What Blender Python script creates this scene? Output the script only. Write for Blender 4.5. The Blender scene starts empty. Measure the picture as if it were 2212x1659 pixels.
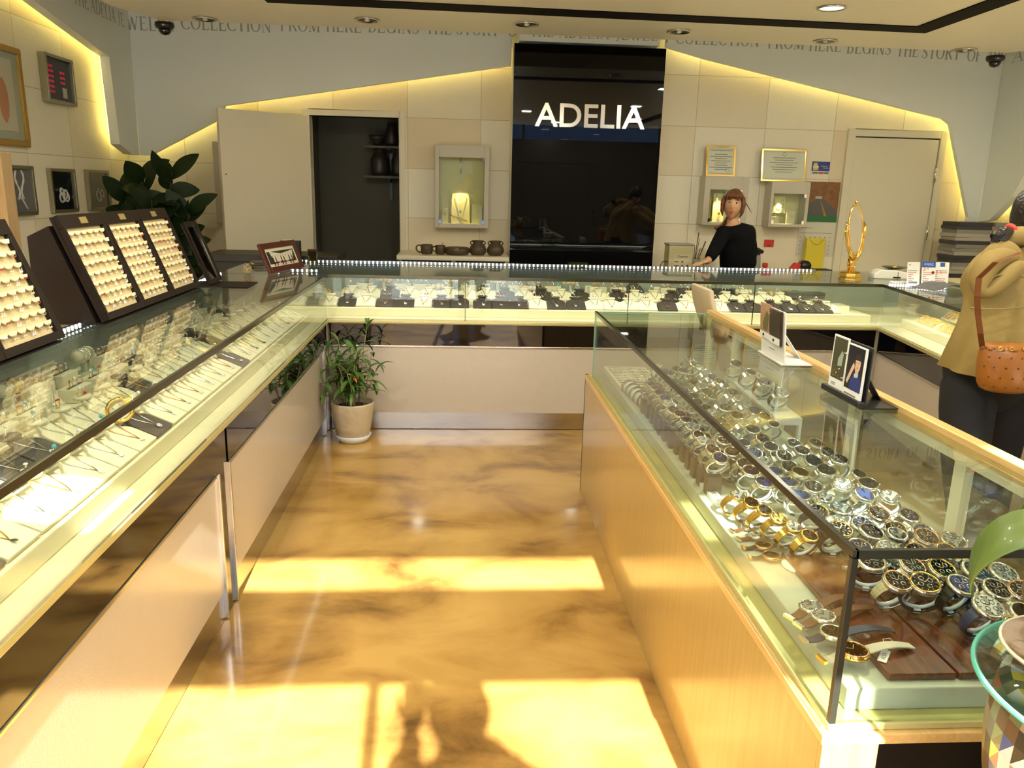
import bpy, bmesh, math, random
from mathutils import Vector, Matrix, noise
random.seed(7)
C = bpy.context.scene.collection
PI = math.pi
# ------------------------------------------------------------------ camera, world, sun, big lights, exposure
F_PX, PITCH, YAW, ROLL = 1710.0, math.radians(13.9), math.radians(3.93), math.radians(1.45)
EYE = Vector((0, 0, 1.55))
_f = Vector((math.sin(YAW)*math.cos(PITCH), math.cos(YAW)*math.cos(PITCH), -math.sin(PITCH)))
_r0 = Vector((math.cos(YAW), -math.sin(YAW), 0)); _u0 = _r0.cross(_f)
_r = math.cos(ROLL)*_r0 + math.sin(ROLL)*_u0
_u = -math.sin(ROLL)*_r0 + math.cos(ROLL)*_u0
cam = bpy.data.cameras.new('camera'); camo = bpy.data.objects.new('camera', cam); C.objects.link(camo)
cam.sensor_width = 36; cam.lens = 36*F_PX/2212; cam.clip_start = 0.02; cam.clip_end = 100
camo.matrix_world = Matrix(((_r.x, _u.x, -_f.x, EYE.x), (_r.y, _u.y, -_f.y, EYE.y), (_r.z, _u.z, -_f.z, EYE.z), (0, 0, 0, 1)))
S = bpy.context.scene
S.camera = camo
S.view_settings.view_transform = 'Standard'; S.view_settings.look = 'None'
S.view_settings.gamma = 1; S.view_settings.use_curve_mapping = False
S.view_settings.exposure = 0.0
S.cycles.transparent_max_bounces = 24
S.cycles.max_bounces = 8; S.cycles.diffuse_bounces = 4; S.cycles.glossy_bounces = 4
S.cycles.caustics_reflective = False; S.cycles.caustics_refractive = False
S.cycles.sample_clamp_indirect = 6
w = bpy.data.worlds.new('world'); S.world = w; w.use_nodes = True
wn = w.node_tree.nodes; bg = wn['Background']
sky = wn.new('ShaderNodeTexSky'); sky.sky_type = 'NISHITA'; sky.sun_disc = False
sky.sun_elevation = math.radians(34.7); sky.sun_rotation = math.radians(180)
w.node_tree.links.new(sky.outputs[0], bg.inputs[0]); bg.inputs[1].default_value = 1.5

def light(name, kind, loc, energy, color=(1, 1, 1), rot=(0, 0, 0), size=None, size_y=None, parent=None, spread=None, radius=None, spot=None):
    L = bpy.data.lights.new(name, kind); L.energy = energy; L.color = color
    if kind == 'AREA':
        if size_y: L.shape = 'RECTANGLE'; L.size = size; L.size_y = size_y
        else: L.size = size
        if spread: L.spread = spread
    if radius is not None and kind in ('POINT', 'SPOT'): L.shadow_soft_size = radius
    if spot: L.spot_size = spot; L.spot_blend = .6
    o = bpy.data.objects.new(name, L); C.objects.link(o); o.location = loc; o.rotation_euler = rot
    if parent: o.parent = parent
    return o
sun = light('sun', 'SUN', (0, -8, 6), 42.0, (1, .97, .92)); sun.data.angle = math.radians(.6)
sun.rotation_euler = Vector((-.05, 1, -.69)).to_track_quat('-Z', 'Y').to_euler()
# daylight entering through the shop front (whole glazed wall behind the photographer)
pt_ = light('daylight_shopfront', 'AREA', (.8, -.66, 1.35), 1, (1, 1, 1), (PI/2, 0, 0), 8.0, 2.5); pt_.data.cycles.is_portal = True

# ------------------------------------------------------------------ helpers
def W(px, py, x=None, y=None, z=None):
    d = _f*F_PX + _r*(px-1106) - _u*(py-829.5)
    t = (x-EYE.x)/d.x if x is not None else ((y-EYE.y)/d.y if y is not None else (z-EYE.z)/d.z)
    return EYE + d*t
_mats = {}
def M(name, col=(.5, .5, .5), rough=.5, metal=0., coat=0., emit=None, es=1., bump=0., bscale=60., var=0., vscale=8., spec=None, trans=0., sheen=0.):
    if name in _mats: return _mats[name]
    m = bpy.data.materials.new(name); m.use_nodes = True; _mats[name] = m
    n = m.node_tree.nodes; l = m.node_tree.links; b = n['Principled BSDF']
    b.inputs['Base Color'].default_value = (*col, 1); b.inputs['Roughness'].default_value = rough
    b.inputs['Metallic'].default_value = metal; b.inputs['Coat Weight'].default_value = coat
    if spec is not None: b.inputs['Specular IOR Level'].default_value = spec
    if sheen: b.inputs['Sheen Weight'].default_value = sheen
    if emit: b.inputs['Emission Color'].default_value = (*emit, 1); b.inputs['Emission Strength'].default_value = es
    tc = None
    if var or bump:
        tc = n.new('ShaderNodeTexCoord')
    if var:
        t = n.new('ShaderNodeTexNoise'); t.inputs['Scale'].default_value = vscale; t.inputs['Detail'].default_value = 4
        l.new(tc.outputs['Object'], t.inputs['Vector'])
        r = n.new('ShaderNodeMapRange'); r.inputs[3].default_value = 1-var; r.inputs[4].default_value = 1+var
        l.new(t.outputs['Fac'], r.inputs[0])
        mx = n.new('ShaderNodeMix'); mx.data_type = 'RGBA'; mx.blend_type = 'MULTIPLY'; mx.inputs[0].default_value = 1
        mx.inputs[6].default_value = (*col, 1); l.new(r.outputs[0], mx.inputs[7]); l.new(mx.outputs[2], b.inputs['Base Color'])
    if bump:
        t = n.new('ShaderNodeTexNoise'); t.inputs['Scale'].default_value = bscale; t.inputs['Detail'].default_value = 3
        l.new(tc.outputs['Object'], t.inputs['Vector'])
        bp = n.new('ShaderNodeBump'); bp.inputs['Strength'].default_value = bump; bp.inputs['Distance'].default_value = .01
        l.new(t.outputs['Fac'], bp.inputs['Height']); l.new(bp.outputs[0], b.inputs['Normal'])
    return m
def wood(name, c1, c2, rough=.35, scale=6., axis='Z', coat=.2):
    m = M(name, c1, rough, coat=coat); n = m.node_tree.nodes; l = m.node_tree.links; b = n['Principled BSDF']
    tc = n.new('ShaderNodeTexCoord'); mp = n.new('ShaderNodeMapping'); l.new(tc.outputs['Object'], mp.inputs['Vector'])
    s = [scale*4]*3; s['XYZ'.index(axis)] = scale*.25; mp.inputs['Scale'].default_value = s
    t = n.new('ShaderNodeTexNoise'); t.inputs['Scale'].default_value = 3; t.inputs['Detail'].default_value = 6; t.inputs['Distortion'].default_value = .6
    l.new(mp.outputs[0], t.inputs['Vector'])
    cr = n.new('ShaderNodeValToRGB'); cr.color_ramp.elements[0].color = (*c1, 1); cr.color_ramp.elements[1].color = (*c2, 1)
    cr.color_ramp.elements[0].position = .35; cr.color_ramp.elements[1].position = .65
    l.new(t.outputs['Fac'], cr.inputs[0]); l.new(cr.outputs[0], b.inputs['Base Color']); return m
def glass(name, tint=(.93, .97, .93), ior=1.5, rough=0.0):
    m = bpy.data.materials.new(name); m.use_nodes = True; _mats[name] = m
    n = m.node_tree.nodes; l = m.node_tree.links; n.clear()
    o = n.new('ShaderNodeOutputMaterial'); mx = n.new('ShaderNodeMixShader'); tr = n.new('ShaderNodeBsdfTransparent')
    g = n.new('ShaderNodeBsdfGlossy'); fr = n.new('ShaderNodeFresnel')
    tr.inputs[0].default_value = (*tint, 1); g.inputs['Roughness'].default_value = rough; 
    gm = n.new('ShaderNodeNewGeometry'); ir = n.new('ShaderNodeMapRange'); ir.inputs[3].default_value = ior; ir.inputs[4].default_value = 1/ior
    l.new(gm.outputs['Backfacing'], ir.inputs[0]); l.new(ir.outputs[0], fr.inputs[0])
    l.new(fr.outputs[0], mx.inputs[0]); l.new(tr.outputs[0], mx.inputs[1]); l.new(g.outputs[0], mx.inputs[2]); l.new(mx.outputs[0], o.inputs[0])
    return m
def tag(o, label=None, cat=None, group=None, kind=None):
    if label: o['label'] = label
    if cat: o['category'] = cat
    if group: o['group'] = group
    if kind: o['kind'] = kind
    return o
def thing(name, label, cat, loc=(0, 0, 0), rotz=0, group=None, rot=None):
    o = bpy.data.objects.new(name, None); C.objects.link(o); o.empty_display_size = .05
    o.location = loc; o.rotation_euler = rot if rot else (0, 0, rotz)
    return tag(o, label, cat, group)
def dup(root, loc=None, rot=None, label=None, group=None, scale=None, mats=None):
    def cp(o, par):
        c = o.copy(); C.objects.link(c)
        if par is not None: c.parent = par
        for ch in o.children: cp(ch, c)
        return c
    r = cp(root, None)
    if loc is not None: r.location = loc
    if rot is not None: r.rotation_euler = rot
    if scale is not None: r.scale = (scale,)*3
    if label: r['label'] = label
    if group: r['group'] = group
    return r
class MB:
    def __init__(s): s.v = []; s.f = []; s.m = []; s.s = []; s.T = Matrix()
    def add(s, vs, fs, mat=0, smooth=False):
        b = len(s.v); s.v += [tuple(s.T @ Vector(v)) for v in vs]
        for f in fs: s.f.append([i+b for i in f]); s.m.append(mat); s.s.append(smooth)
        return s
    def bb(s, x0, x1, y0, y1, z0, z1, mat=0, R=None):
        vs = [(x, y, z) for z in (z0, z1) for y in (y0, y1) for x in (x0, x1)]
        if R is not None: vs = [R @ Vector(v) for v in vs]
        return s.add(vs, [(0, 2, 3, 1), (4, 5, 7, 6), (0, 1, 5, 4), (2, 6, 7, 3), (0, 4, 6, 2), (1, 3, 7, 5)], mat)
    def box(s, c, d, mat=0, R=None):
        c = Vector(c); h = Vector(d)/2
        vs = []
        for z in (-1, 1):
            for y in (-1, 1):
                for x in (-1, 1):
                    q = Vector((x*h.x, y*h.y, z*h.z)); q = R @ q if R is not None else q
                    vs.append(c+q)
        return s.add(vs, [(0, 2, 3, 1), (4, 5, 7, 6), (0, 1, 5, 4), (2, 6, 7, 3), (0, 4, 6, 2), (1, 3, 7, 5)], mat)
    def prism(s, pts, off, mat=0):          # polygon (3D points) pushed along the vector off
        n = len(pts); off = Vector(off); a = [Vector(p) for p in pts]; b = [p+off for p in a]
        return s.add(a+b, [list(range(n))[::-1], [i+n for i in range(n)]]+[(i, (i+1) % n, (i+1) % n+n, i+n) for i in range(n)], mat)
    def tube(s, pts, r, n=8, mat=0, closed=False, smooth=True):
        pts = [Vector(p) for p in pts]; k = len(pts); rs = r if isinstance(r, (list, tuple)) else [r]*k
        up = None; vs = []
        for i, p in enumerate(pts):
            if closed: t = pts[(i+1) % k]-pts[i-1]
            else: t = pts[min(i+1, k-1)]-pts[max(i-1, 0)]
            if t.length < 1e-9: t = Vector((0, 0, 1))
            t.normalize()
            if up is None:
                up = t.orthogonal().normalized()
            else:
                up = up-t*up.dot(t)
                up = up.normalized() if up.length > 1e-6 else t.orthogonal().normalized()
            w_ = t.cross(up)
            for j in range(n):
                a = 2*PI*j/n; vs.append(p+(up*math.cos(a)+w_*math.sin(a))*rs[i])
        fs = []
        for i in range(k if closed else k-1):
            for j in range(n):
                a = i*n+j; b = i*n+(j+1) % n; c = ((i+1) % k)*n+(j+1) % n; d = ((i+1) % k)*n+j; fs.append((a, b, c, d))
        if not closed: fs.append(list(range(n))[::-1]); fs.append([(k-1)*n+j for j in range(n)])
        return s.add(vs, fs, mat, smooth)
    def lathe(s, prof, n=24, c=(0, 0, 0), mat=0, smooth=True, sx=1, sy=1):
        vs = []; k = len(prof)
        for r, z in prof:
            for j in range(n):
                a = 2*PI*j/n; vs.append((c[0]+r*math.cos(a)*sx, c[1]+r*math.sin(a)*sy, c[2]+z))
        fs = [(i*n+j, i*n+(j+1) % n, (i+1)*n+(j+1) % n, (i+1)*n+j) for i in range(k-1) for j in range(n)]
        if prof[0][0] > 1e-5: fs.append(list(range(n))[::-1])
        if prof[-1][0] > 1e-5: fs.append([(k-1)*n+j for j in range(n)])
        return s.add(vs, fs, mat, smooth)
    def sph(s, c, r, n=10, mat=0, d=(1, 1, 1), R=None):
        vs = []; k = max(4, n//2+1)
        for i in range(k+1):
            t = PI*i/k
            for j in range(n):
                a = 2*PI*j/n; q = Vector((math.sin(t)*math.cos(a)*r*d[0], math.sin(t)*math.sin(a)*r*d[1], math.cos(t)*r*d[2]))
                if R is not None: q = R @ q
                vs.append(Vector(c)+q)
        fs = [(i*n+j, (i+1)*n+j, (i+1)*n+(j+1) % n, i*n+(j+1) % n) for i in range(k) for j in range(n)]
        return s.add(vs, fs, mat, True)
    def torus(s, c, R_, r, n=20, k=6, mat=0, axis=(0, 0, 1), sq=1., a0=0, a1=2*PI):
        ax = Vector(axis).normalized(); u = ax.orthogonal().normalized(); v = ax.cross(u)
        full = abs(a1-a0-2*PI) < 1e-6
        pts = [Vector(c)+(u*math.cos(a0+(a1-a0)*i/n)+v*math.sin(a0+(a1-a0)*i/n)*sq)*R_ for i in range(n if full else n+1)]
        return s.tube(pts, r, k, mat, closed=full)
    def build(s, name, mats, parent=None, bev=0, sub=0, auto=True):
        me = bpy.data.meshes.new(name); me.from_pydata(s.v, [], s.f); me.update()
        if not isinstance(mats, (list, tuple)): mats = [mats]
        for m_ in mats: me.materials.append(m_)
        me.polygons.foreach_set('material_index', s.m); me.polygons.foreach_set('use_smooth', s.s)
        b = bmesh.new(); b.from_mesh(me); bmesh.ops.remove_doubles(b, verts=b.verts, dist=1e-6); bmesh.ops.recalc_face_normals(b, faces=b.faces); b.to_mesh(me); b.free()
        o = bpy.data.objects.new(name, me); C.objects.link(o)
        if parent is not None: o.parent = parent
        if bev:
            q = o.modifiers.new('bevel', 'BEVEL'); q.width = bev; q.segments = 2; q.limit_method = 'ANGLE'
        if sub:
            q = o.modifiers.new('sub', 'SUBSURF'); q.levels = sub; q.render_levels = sub
        return o
def struct(o): o['kind'] = 'structure'; return o
def bake(o):
    dg = bpy.context.evaluated_depsgraph_get(); dg.update()
    me = bpy.data.meshes.new_from_object(o.evaluated_get(dg)); o.modifiers.clear(); o.data = me
    for p in me.polygons: p.use_smooth = True
    return o
def skin(name, chains, mat, parent=None, sub=2, root=0):
    # chains: list of [(pos, radius), ...]; points at the same place are merged
    vs = []; rs = []; es = []; idx = {}
    def vid(p, r):
        k = tuple(round(c, 4) for c in p)
        if k not in idx: idx[k] = len(vs); vs.append(k); rs.append(r)
        return idx[k]
    for ch in chains:
        ids = [vid(p, r) for p, r in ch]
        for a, b in zip(ids, ids[1:]):
            if a != b: es.append((a, b))
    me = bpy.data.meshes.new(name); me.from_pydata(vs, es, []); me.materials.append(mat)
    o = bpy.data.objects.new(name, me); C.objects.link(o)
    o.modifiers.new('skin', 'SKIN')
    for i, r in enumerate(rs):
        sv = me.skin_vertices[0].data[i]
        sv.radius = r if isinstance(r, tuple) else (r, r); sv.use_root = (i == root)
    q = o.modifiers.new('sub', 'SUBSURF'); q.levels = sub; q.render_levels = sub
    bake(o)
    if parent is not None: o.parent = parent
    return o
def text(name, s, mat, parent, size, loc, rot=(PI/2, 0, 0), ext=.0008, width=None, align='LEFT', off=0., height=None):
    c = bpy.data.curves.new(name, 'FONT'); c.body = s; c.size = size; c.extrude = ext; c.align_x = align; c.offset = off
    o = bpy.data.objects.new(name, c); C.objects.link(o)
    dg = bpy.context.evaluated_depsgraph_get(); dg.update()
    me = bpy.data.meshes.new_from_object(o.evaluated_get(dg)); bpy.data.objects.remove(o)
    xs = [v.co.x for v in me.vertices] or [0, 1]; ys = [v.co.y for v in me.vertices] or [0, 1]
    fx = width/(max(xs)-min(xs)) if width else 1; fy = height/(max(ys)-min(ys)) if height else (fx if width else 1)
    for v in me.vertices:
        v.co.x = (v.co.x-(min(xs) if width else 0))*fx; v.co.y = (v.co.y-(min(ys) if height else 0))*fy
    o = bpy.data.objects.new(name, me); C.objects.link(o); me.materials.append(mat)
    if parent is not None: o.parent = parent
    o.location = loc; o.rotation_euler = rot
    return o
ORD = ['nearest', 'second', 'third', 'fourth', 'fifth', 'sixth', 'seventh', 'eighth', 'ninth', 'tenth', 'eleventh', 'twelfth', 'thirteenth', 'fourteenth', 'fifteenth', 'sixteenth', 'seventeenth', 'eighteenth', 'nineteenth', 'twentieth', 'twenty-first', 'twenty-second', 'twenty-third', 'twenty-fourth', 'twenty-fifth', 'twenty-sixth', 'twenty-seventh', 'twenty-eighth', 'twenty-ninth', 'thirtieth']
def nth(i, first='first'): return first if i == 0 else ORD[i]

# ------------------------------------------------------------------ materials
m_white = M('white_panel_paint', (.80, .84, .80), .55, bump=.05, bscale=90)
m_ceil = M('ceiling_paint', (.82, .77, .64), .38, bump=.03, bscale=50)
m_mirror = M('black_mirror_glass', (.003, .003, .004), .015, spec=.5)
m_cream = M('cream_laminate', (.76, .71, .56), .35)
m_base = M('beige_base_panel', (.53, .475, .40), .3, coat=.3, bump=.06, bscale=180, var=.04, vscale=30)
m_steel = M('brushed_steel', (.62, .6, .56), .22, 1., bump=.03, bscale=200)
m_chrome = M('chrome', (.85, .85, .83), .06, 1.)
m_darkmetal = M('dark_metal_channel', (.10, .09, .055), .25, .8)
m_black = M('black_glass', (.003, .003, .004), .02, spec=.7, coat=.4)
m_blackp = M('black_plastic', (.012, .012, .013), .3)
m_glass = glass('showcase_glass'); m_glass2 = glass('clear_glass_edge', (.78, .9, .8), 1.5)
m_deck = M('cream_deck', (.80, .72, .50), .4)
m_trim = M('yellow_trim', (.58, .53, .22), .25, .3)
m_padc = M('cream_pad', (.74, .67, .48), .7)
m_padd = M('brown_pad', (.045, .033, .03), .55)
m_gold = M('gold', (.95, .62, .16), .14, 1.)
m_silver = M('silver', (.88, .87, .84), .14, 1.)
m_rose = M('rose_gold', (.9, .5, .28), .16, 1.)
m_led = M('led_white', (.9, .9, 1), .4, emit=(.75, .85, 1), es=14.)
m_cove = M('cove_yellow', (1, .9, .4), .5, emit=(1, .78, .22), es=9.)
m_oak = wood('oak_veneer', (.43, .29, .085), (.49, .335, .11), .28, 5, 'Z', .4)
m_oakrail = wood('oak_rail', (.60, .37, .12), (.70, .46, .17), .3, 6, 'Y', .3)
m_dwood = wood('dark_red_wood', (.08, .02, .009), (.14, .04, .018), .25, 8, 'Y', .5)
m_pale = wood('pale_post_wood', (.46, .31, .15), (.54, .38, .20), .4, 5, 'Z', .1)
m_whitep = M('white_plastic', (.78, .78, .74), .35)
m_greyp = M('grey_green_plinth', (.52, .54, .42), .45)
def floor_mat():
    m = M('golden_marbled_floor', (.5, .3, .08), .16, coat=.5); n = m.node_tree.nodes; l = m.node_tree.links; b = n['Principled BSDF']
    b.inputs['Coat Roughness'].default_value = .08
    tc = n.new('ShaderNodeTexCoord'); mp = n.new('ShaderNodeMapping'); l.new(tc.outputs['Object'], mp.inputs['Vector']); mp.inputs['Scale'].default_value = (1, 1.5, 1)
    t = n.new('ShaderNodeTexNoise'); t.inputs['Scale'].default_value = 1.9; t.inputs['Detail'].default_value = 8; t.inputs['Roughness'].default_value = .55; t.inputs['Distortion'].default_value = .55
    l.new(mp.outputs[0], t.inputs['Vector'])
    cr = n.new('ShaderNodeValToRGB'); e = cr.color_ramp.elements
    e[0].position = .27; e[0].color = (.085, .042, .011, 1); e[1].position = .62; e[1].color = (.47, .285, .080, 1)
    q = cr.color_ramp.elements.new(.40); q.color = (.27, .145, .036, 1); q = cr.color_ramp.elements.new(.50); q.color = (.39, .225, .058, 1)
    l.new(t.outputs['Fac'], cr.inputs[0]); l.new(cr.outputs[0], b.inputs['Base Color'])
    t2 = n.new('ShaderNodeTexNoise'); t2.inputs['Scale'].default_value = 5; t2.inputs['Detail'].default_value = 3; l.new(tc.outputs['Object'], t2.inputs['Vector'])
    bp = n.new('ShaderNodeBump'); bp.inputs['Strength'].default_value = .12; bp.inputs['Distance'].default_value = .02
    l.new(t2.outputs['Fac'], bp.inputs['Height']); l.new(bp.outputs[0], b.inputs['Normal']); return m
m_floor = floor_mat()
def tile_mat(name, axis, ox, oz):
    m = M(name, (.7, .6, .4), .5); n = m.node_tree.nodes; l = m.node_tree.links; b = n['Principled BSDF']
    tc = n.new('ShaderNodeTexCoord'); sp = n.new('ShaderNodeSeparateXYZ'); cb = n.new('ShaderNodeCombineXYZ')
    l.new(tc.outputs['Object'], sp.inputs[0]); l.new(sp.outputs['XYZ'.index(axis)], cb.inputs[0]); l.new(sp.outputs[2], cb.inputs[1])
    mp = n.new('ShaderNodeMapping'); mp.inputs['Location'].default_value = (ox, oz, 0); l.new(cb.outputs[0], mp.inputs['Vector'])
    br = n.new('ShaderNodeTexBrick'); br.offset = 0; br.inputs['Scale'].default_value = 1; br.inputs['Brick Width'].default_value = .6125; br.inputs['Row Height'].default_value = .41
    br.inputs['Mortar Size'].default_value = .003; br.inputs['Color1'].default_value = (.86, .82, .68, 1); br.inputs['Color2'].default_value = (.72, .60, .40, 1); br.inputs['Mortar'].default_value = (.55, .49, .36, 1)
    br.inputs['Bias'].default_value = -.2
    l.new(mp.outputs[0], br.inputs['Vector']); l.new(br.outputs['Color'], b.inputs['Base Color'])
    t = n.new('ShaderNodeTexNoise'); t.inputs['Scale'].default_value = 45; t.inputs['Detail'].default_value = 5; l.new(tc.outputs['Object'], t.inputs['Vector'])
    sb = n.new('ShaderNodeMath'); sb.operation = 'SUBTRACT'; l.new(t.outputs['Fac'], sb.inputs[0]); l.new(br.outputs['Fac'], sb.inputs[1])
    bp = n.new('ShaderNodeBump'); bp.inputs['Strength'].default_value = .35; bp.inputs['Distance'].default_value = .008
    l.new(sb.outputs[0], bp.inputs['Height']); l.new(bp.outputs[0], b.inputs['Normal']); return m
m_tileb = tile_mat('stone_tile_back', 'X', .45, -.05); m_tilel = tile_mat('stone_tile_side', 'Y', .1, -.05)

# ------------------------------------------------------------------ room shell
YW, YP, XL, XLP, XR, XRP, ZT, ZC = 7.0, 6.85, -2.75, -2.6, 4.70, 4.55, 3.05, 2.6
struct(MB().bb(-3.2, 5.2, -.62, 9.0, -.1, 0).build('floor', m_floor))
cmb = MB()
a = [(-2.2, -.6), (4.06, -.6), (4.06, 5.85), (3.98, 5.97), (-2.05, 5.97), (-2.2, 5.55)]
cmb.prism([(x, y, ZC) for x, y in a], (0, 0, .12))
cmb.bb(-3.2, 5.2, -.6, 7.2, ZT, ZT+.1)
struct(cmb.build('ceiling', m_ceil))
# recessed dark slot line framing the ceiling
sl = MB()
A1, A2, A3, A4 = (-1.17, 5.25), (3.01, 5.38), (2.85, 5.20), (-1.0, 5.07)
for q in ((A1, A2, A3, A4), (A2, (2.87, .3), (2.70, .3), A3), (A1, A4, (-1.01, .3), (-1.18, .3))): sl.prism([(x, y, ZC) for x, y in q], (0, 0, -.006))
struct(sl.build('trim_1', M('dark_gloss_slot', (.004, .003, .002), .7, spec=.1)))
# back wall with door opening
DX0, DX1, DZ = -1.262, -.521, 2.095
bw = MB()
for x0, x1, z0, z1 in ((XL-.2, DX0, 0, ZT), (DX0, DX1, DZ, ZT), (DX1, XR+.2, 0, ZT)):
    bw.bb(x0, x1, YW, YW+.12, z0, z1)
struct(bw.build('wall_back', m_tileb))
struct(MB().bb(XL-.12, XL, -.6, YW, 0, ZT).build('wall_left', m_tilel))
struct(MB().bb(XR, XR+.12, -.6, YW, 0, ZT).build('wall_right', m_tilel))
# raised white panels in front of the tiled walls, their lower edges cut at angles
def ppoly(pts, plane, v): return [W(px, py, **{plane: v}) for px, py in pts]
pl = [Vector((XLP, YP, ZT))]+[Vector((XLP, YP, 1.735)), Vector((-2.52, YP, 1.735)), Vector((-1.984, YP, 2.014)), Vector((-1.9, YP, 2.137)), Vector((.40, YP, 2.515)), Vector((.40, YP, ZT))]
pn = MB(); pn.prism(pl, (0, .05, 0))
struct(pn.build('wall_back_panel_left', m_white, bev=.003))
pr_ = [Vector((1.66, YP, ZT)), Vector((1.66, YP, 2.70)), Vector((2.0, YP, 2.62)), Vector((4.10, YP, 2.215)), Vector((4.17, YP, 2.17)), Vector((4.46, YP, 1.40)), Vector((4.44, YP, 1.2)), Vector((XRP, YP, 1.2)), Vector((XRP, YP, ZT))]
struct(MB().prism(pr_, (0, .05, 0)).build('wall_back_panel_right', m_white, bev=.003))
ll = [(XLP, YP, ZT), (XLP, YP, 1.735), (XLP, 6.70, 1.735), (XLP, 6.48, 1.80), (XLP, 6.43, 2.42), (XLP, 6.27, 2.44), (XLP, 5.30, 2.60), (XLP, 4.6, 2.62), (XLP, -.5, 2.62), (XLP, -.5, ZT)]
struct(MB().prism([Vector(q) for q in ll], (-.07, 0, 0)).build('wall_left_panel', m_white, bev=.003))
rl = [(XRP, YP, ZT), (XRP, YP, 1.36), (XRP, 6.70, 1.38), (XRP, 6.46, 1.58), (XRP, 6.33, 1.80), (XRP, 5.6, 2.35), (XRP, -.5, 2.5), (XRP, -.5, ZT)]
struct(MB().prism([Vector(q) for q in rl], (.07, 0, 0)).build('wall_right_panel', m_white, bev=.003))
# cove light strips fixed behind the panel edges
def cove(name, pts, r=.012):
    b = MB(); b.tube(pts, r, 6, smooth=False); o = b.build(name, m_cove)
    return tag(o, None, None)
cv = thing('cove_light', 'yellow light strips hidden behind the edges of the raised white panels', 'light')
yy = YW-.02; xx = XL+.02
def cpart(pts):
    b = MB(); b.tube(pts, .010, 6, smooth=False); return b.build('light_strip', m_cove, cv)
yy = YW-.035; xx = XL+.035
cpart([(-2.62, yy, 1.83), (-2.53, yy, 1.83), (-1.99, yy, 2.10), (-1.90, yy, 2.22), (.36, yy, 2.595)])
cpart([(1.72, yy, 2.78), (2.02, yy, 2.70), (4.14, yy, 2.30), (4.25, yy, 2.22), (4.58, yy, 1.42)])
cpart([(xx, 6.78, 1.83), (xx, 6.60, 1.90), (xx, 6.55, 2.50), (xx, 6.30, 2.53), (xx, 5.3, 2.70), (xx, 2.5, 2.71)])
cpart([(XR-.035, 6.76, 1.46), (XR-.035, 6.52, 1.66), (XR-.035, 6.38, 1.90), (XR-.035, 5.6, 2.40), (XR-.035, 4.0, 2.50)])
# dark room behind the open door
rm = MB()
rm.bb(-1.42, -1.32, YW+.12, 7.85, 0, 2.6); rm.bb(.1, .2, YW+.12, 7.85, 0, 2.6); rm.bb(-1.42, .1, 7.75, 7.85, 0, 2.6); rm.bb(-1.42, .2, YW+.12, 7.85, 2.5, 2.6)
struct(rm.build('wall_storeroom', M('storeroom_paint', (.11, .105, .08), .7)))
# ------------------------------------------------------------------ shop front behind the photographer
fr = MB()
YF = -.6
for x in (-3.1, -1.75, -.12, 1.05, 2.2, 3.4, 4.7): fr.bb(x-.02, x+.02, YF-.04, YF+.04, 0, 2.0)
for x in (-3.1, -.9, 1.05, 3.4, 4.7): fr.bb(x-.02, x+.02, YF-.04, YF+.04, 2.36, 2.6)
fr.bb(-3.2, 5.2, YF-.04, YF+.04, 1.985, 2.365); fr.bb(-3.2, 5.2, YF-.05, YF+.05, 2.6, 3.2); fr.bb(-3.2, 5.2, YF-.04, YF+.04, 0, .08)
fr.bb(.84, 3.4, YF-.02, YF+.02, .08, 1.99)  # unseen solid lower panel, added to shade the watch case's near end
sf = fr.build('window_1', M('shopfront_frame', (.12, .12, .12), .4, .6)); struct(sf)
g = MB(); g.bb(-3.1, 4.7, YF-.004, YF+.004, .08, 2.6); g.build('window_pane', glass('shopfront_glass', (.97, .98, .97)), sf)
# ------------------------------------------------------------------ street outside the shop front
struct(MB().bb(-30, 30, -40, YF-.05, -.12, -.02).build('floor_pavement', M('paving', (.50, .50, .47), .8, var=.1, vscale=2)))
ob = thing('street_building', 'blue-grey building across the street seen in the black mirror', 'building', (0, -20, 0))
MB().bb(-24, 24, -6, 0, 0, 8).build('wall', M('blue_render', (.06, .09, .16), .7), ob)
for i in range(12):
    for z in (1.2, 4.4): MB().bb(-17.5+i*3, -15.9+i*3, -.01, .02, z, z+1.4).build('window_pane', m_black, ob)

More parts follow.
